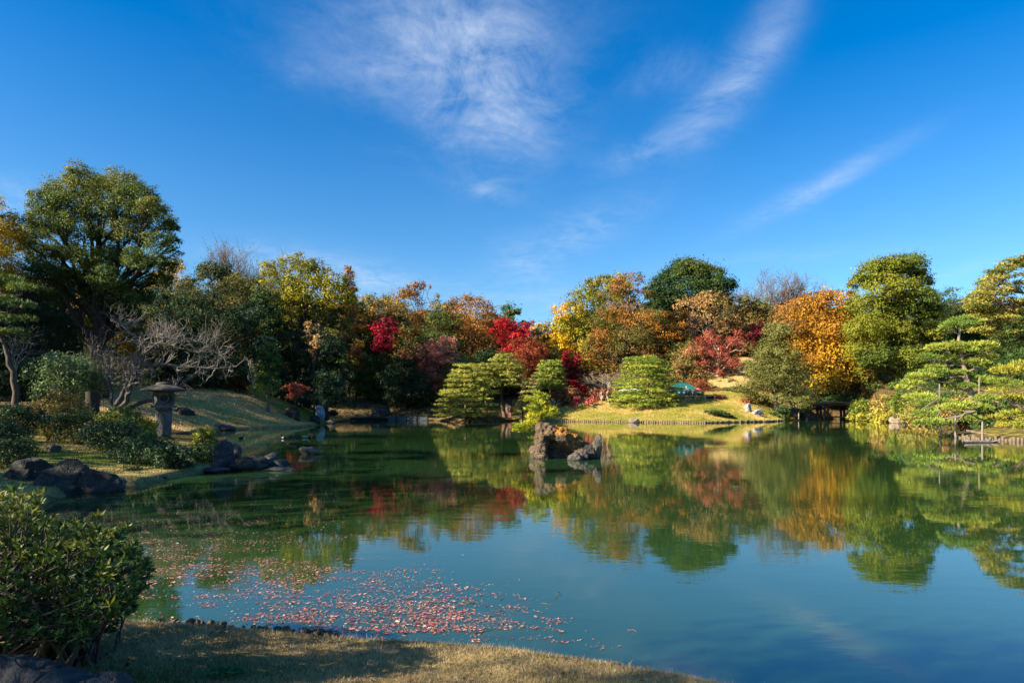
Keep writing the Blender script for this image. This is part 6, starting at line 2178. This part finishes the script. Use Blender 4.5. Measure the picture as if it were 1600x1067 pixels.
build_grass()


def leaf_shapes(P, z, size, rng, cup=.18):
    """star-like maple leaves lying on the water or ground: seven-pointed fans"""
    n = len(P)
    ang = np.array([-150, -110, -75, -45, -15, 15, 45, 75, 110, 150, 180]) * math.pi / 180
    rad = np.array([.45, .30, .85, .42, .95, .42, .95, .42, .85, .30, .38])
    ang = np.linspace(-2.6, 2.6, 11)
    rad = np.array([.55, .33, .8, .4, .92, .45, .92, .4, .8, .33, .55])
    rad[5] = 1.05
    a0 = rng.uniform(0, 6.283, n)
    k = len(ang)
    A = a0[:, None] + ang[None]
    R = size[:, None] * rad[None] * rng.uniform(.75, 1.15, (n, k))
    curl = rng.normal(0, cup, (n, 1)) * np.cos(A - a0[:, None] * 1.7) + np.abs(rng.normal(0, cup * .6, (n, 1)))
    V = np.zeros((n, k + 1, 3))
    V[:, 0, :2] = P
    V[:, 0, 2] = z
    V[:, 1:, 0] = P[:, :1] + np.cos(A) * R
    V[:, 1:, 1] = P[:, 1:] + np.sin(A) * R
    V[:, 1:, 2] = z[:, None] + np.maximum(curl, .02) * R
    f = np.array([(0, i, i + 1) for i in range(1, k)] + [(0, k, 1)])
    Fq = (f[None] + (k + 1) * np.arange(n)[:, None, None]).reshape(-1, 3)
    return V.reshape(-1, 3), Fq, len(f)


def build_fallen_leaves():
    rng = np.random.default_rng(12)
    pts = []
    # drifts on the water: (photo column, row, half width, half height, count)
    for px, py, sx, sy, n in ((640, 935, 110, 22, 900), (560, 960, 130, 14, 800), (470, 915, 90, 14, 500), (420, 890, 110, 9, 420), (740, 965, 70, 14, 430), (330, 930, 90, 24, 260), (330, 870, 40, 8, 150),
                              (300, 840, 90, 24, 260), (430, 800, 150, 22, 200), (250, 880, 40, 16, 120), (480, 880, 60, 5, 160), (880, 960, 70, 20, 40), (620, 900, 80, 10, 130), (860, 1000, 90, 12, 50), (780, 900, 160, 40, 30),
                              (450, 812, 60, 4, 70), (270, 850, 60, 6, 80), (150, 800, 60, 12, 40), (600, 985, 110, 5, 260), (700, 975, 90, 6, 220), (1000, 880, 220, 70, 22), (260, 905, 60, 10, 90), (380, 830, 150, 30, 160), (200, 830, 90, 20, 90), (300, 860, 80, 8, 130), (450, 850, 70, 6, 90), (330, 815, 110, 16, 150), (230, 870, 50, 20, 140), (420, 840, 110, 10, 140), (350, 890, 70, 8, 150)):
        # clumped along the drift
        nb = max(3, n // 9)
        bx, by = rng.normal(px - 34, sx * .85, nb), rng.normal(py, sy * .85, nb)
        i = rng.integers(0, nb, int(n * 1.7))
        a = bx[i] + rng.normal(0, 17, len(i)) * rng.uniform(.3, 1.5, len(i))
        b = by[i] + rng.normal(0, 1.5, len(i))
        ok = b > 775
        x, y = on_water(a[ok], b[ok])
        pts.append(np.column_stack([x, y]))
    P = np.concatenate(pts)
    sd = pond_sd(P)
    P = P[sd < -.06]
    n = len(P)
    z = .004 + .006 * rng.random(n)
    size = np.clip(.0108 * np.exp(rng.normal(0, .38, n)), .0055, .030)
    V, Fq, k = leaf_shapes(P, z, size, rng)
    tone, var = np.repeat(rng.random(n), k), np.repeat(rng.random(n), k)
    m = leaf_mat([(.10, .035, .03), (.28, .06, .06), (.38, .11, .11), (.36, .13, .10), (.38, .19, .08), (.50, .36, .30)], .15, .5)
    o = link('floating_leaves', mesh_np('floating_leaves', V, Fq, {'tone': tone, 'var': var}), m)
    tag(o, 'red and orange fallen leaves drifting on the near water', kind='stuff')
    # twigs adrift among them
    tb = Tubes()
    for _ in range(40):
        x, y = on_water(rng.normal(620, 130), rng.normal(950, 20))
        a, L = rng.uniform(0, 3.14), rng.uniform(.06, .2)
        tb.add(bent((x, y, .004), (x + math.cos(a) * L, y + math.sin(a) * L, .008), .03, rng, 4, .06), np.full(4, .0028), 4)
    o = link('floating_twigs', tb.mesh('twigs'), bark_mat((.16, .11, .07)))
    tag(o, 'thin twigs drifting among the floating leaves', kind='stuff')
    # leaves on the grass
    P, sd = scatter(1500, [(-3.8, 2.9), (2.2, 2.9), (1.2, 4.2), (-3.2, 5.3)], rng, .05)
    P = P[rng.random(len(P)) < .45]
    zz = ground_h(P) + .022
    V, Fq, k = leaf_shapes(P, zz, rng.uniform(.014, .026, len(P)), rng, .5)
    n = len(P)
    o = link('fallen_leaves', mesh_np('fallen_leaves', V, Fq, {'tone': np.repeat(rng.random(n), k), 'var': np.repeat(rng.random(n), k)}), leaf_mat([(.12, .06, .03), (.25, .12, .05), (.36, .22, .10)], .2, .2))
    tag(o, 'brown fallen leaves scattered on the near turf', kind='stuff')


build_fallen_leaves()


# ------------------------------------------------------------------ trees beside and behind the viewer, whose shade lies on the bank and the left shore
def build_shade_trees():
    rng = np.random.default_rng(55)
    for i, (x, y, R, zc, H, dens, lab) in enumerate((
            (-11, -2.3, 2.4, 5.6, 8, -1.0, 'thin-leaved tree on the left behind the viewer'),
            (-16.5, -4.6, 2.8, 8.4, 11, -.55, 'taller thin-leaved tree on the left behind the viewer'),
            (-6.5, -2.2, 2.4, 4.2, 6.6, -.40, 'small thin-leaved tree close behind the viewer'),
            (2.0, -8.0, 3.4, 6.5, 10, .9, 'dark evergreen at the right behind the viewer'),
            (-21, 9, 4.2, 7.5, 13, 0.5, 'tall dark evergreen on the left shore outside the view'),
            (-26, 14, 4.6, 8.0, 14, 0.5, 'second tall dark evergreen on the left shore outside the view'),
            (-27, 4, 4.6, 9.0, 15, 0.8, 'dense evergreen at the far left outside the view'),
            (-33, 21, 5.0, 8.0, 15, 0.5, 'broad dark evergreen on the left shore outside the view'),
            (-36, 12, 5.5, 10.0, 18, 0.8, 'tallest evergreen at the far left outside the view'),
            (-38, 29, 5.0, 8.0, 15, 0.5, 'dark evergreen behind the headland outside the view'),
            (-46, 40, 6.0, 9.0, 17, 1.2, 'tall evergreen beside the left slope outside the view'),
            (-54, 50, 6.5, 10.0, 18, 1.2, 'broad evergreen at the head of the left slope outside the view'),
            (-58, 62, 6.5, 10.0, 18, 1.2, 'evergreen above the left slope outside the view'),
            (-47, 53, 5.0, 8.0, 17, 1.4, 'dense evergreen beside the head of the left slope'),
            (-45, 47, 4.6, 7.0, 15, 1.4, 'dense evergreen low on the left slope outside the view'),
            (-50, 45, 5.5, 9.0, 19, 1.3, 'dense evergreen shading the left slope outside the view'),
            (-61, 54, 6.5, 11.0, 22, 1.3, 'tallest evergreen above the left slope outside the view'),
            (-66, 66, 6.5, 11.0, 22, 1.3, 'tall evergreen uphill of the left slope outside the view'))):
        g = gz(x, y)
        r = empty('evergreen_tree', (x, y, g), lab, 'tree', TREES)
        lobes, tn = profile_lobes(rng, R, zc - (H - zc) * .9, H, 'dome', 18, .36)
        tb = Tubes()
        trunk_and_limbs(tb, lobes, .3, zc, rng, limbs=10)
        link('trunk', tb.mesh('trunk'), bark_mat(), r)
        if dens < 0:
            me = crown_leaves(lobes, tn, int(11000 * -dens * (R / 3) ** 2), .12, rng, per=20, spread=1.5)
        else:
            me = crown_leaves(lobes, tn, int(2300 * (R / 3.4) ** 2 * dens), .34, rng)
        link('crown', me, leaf_mat([DKG, GRN, OLV]), r)


build_shade_trees()
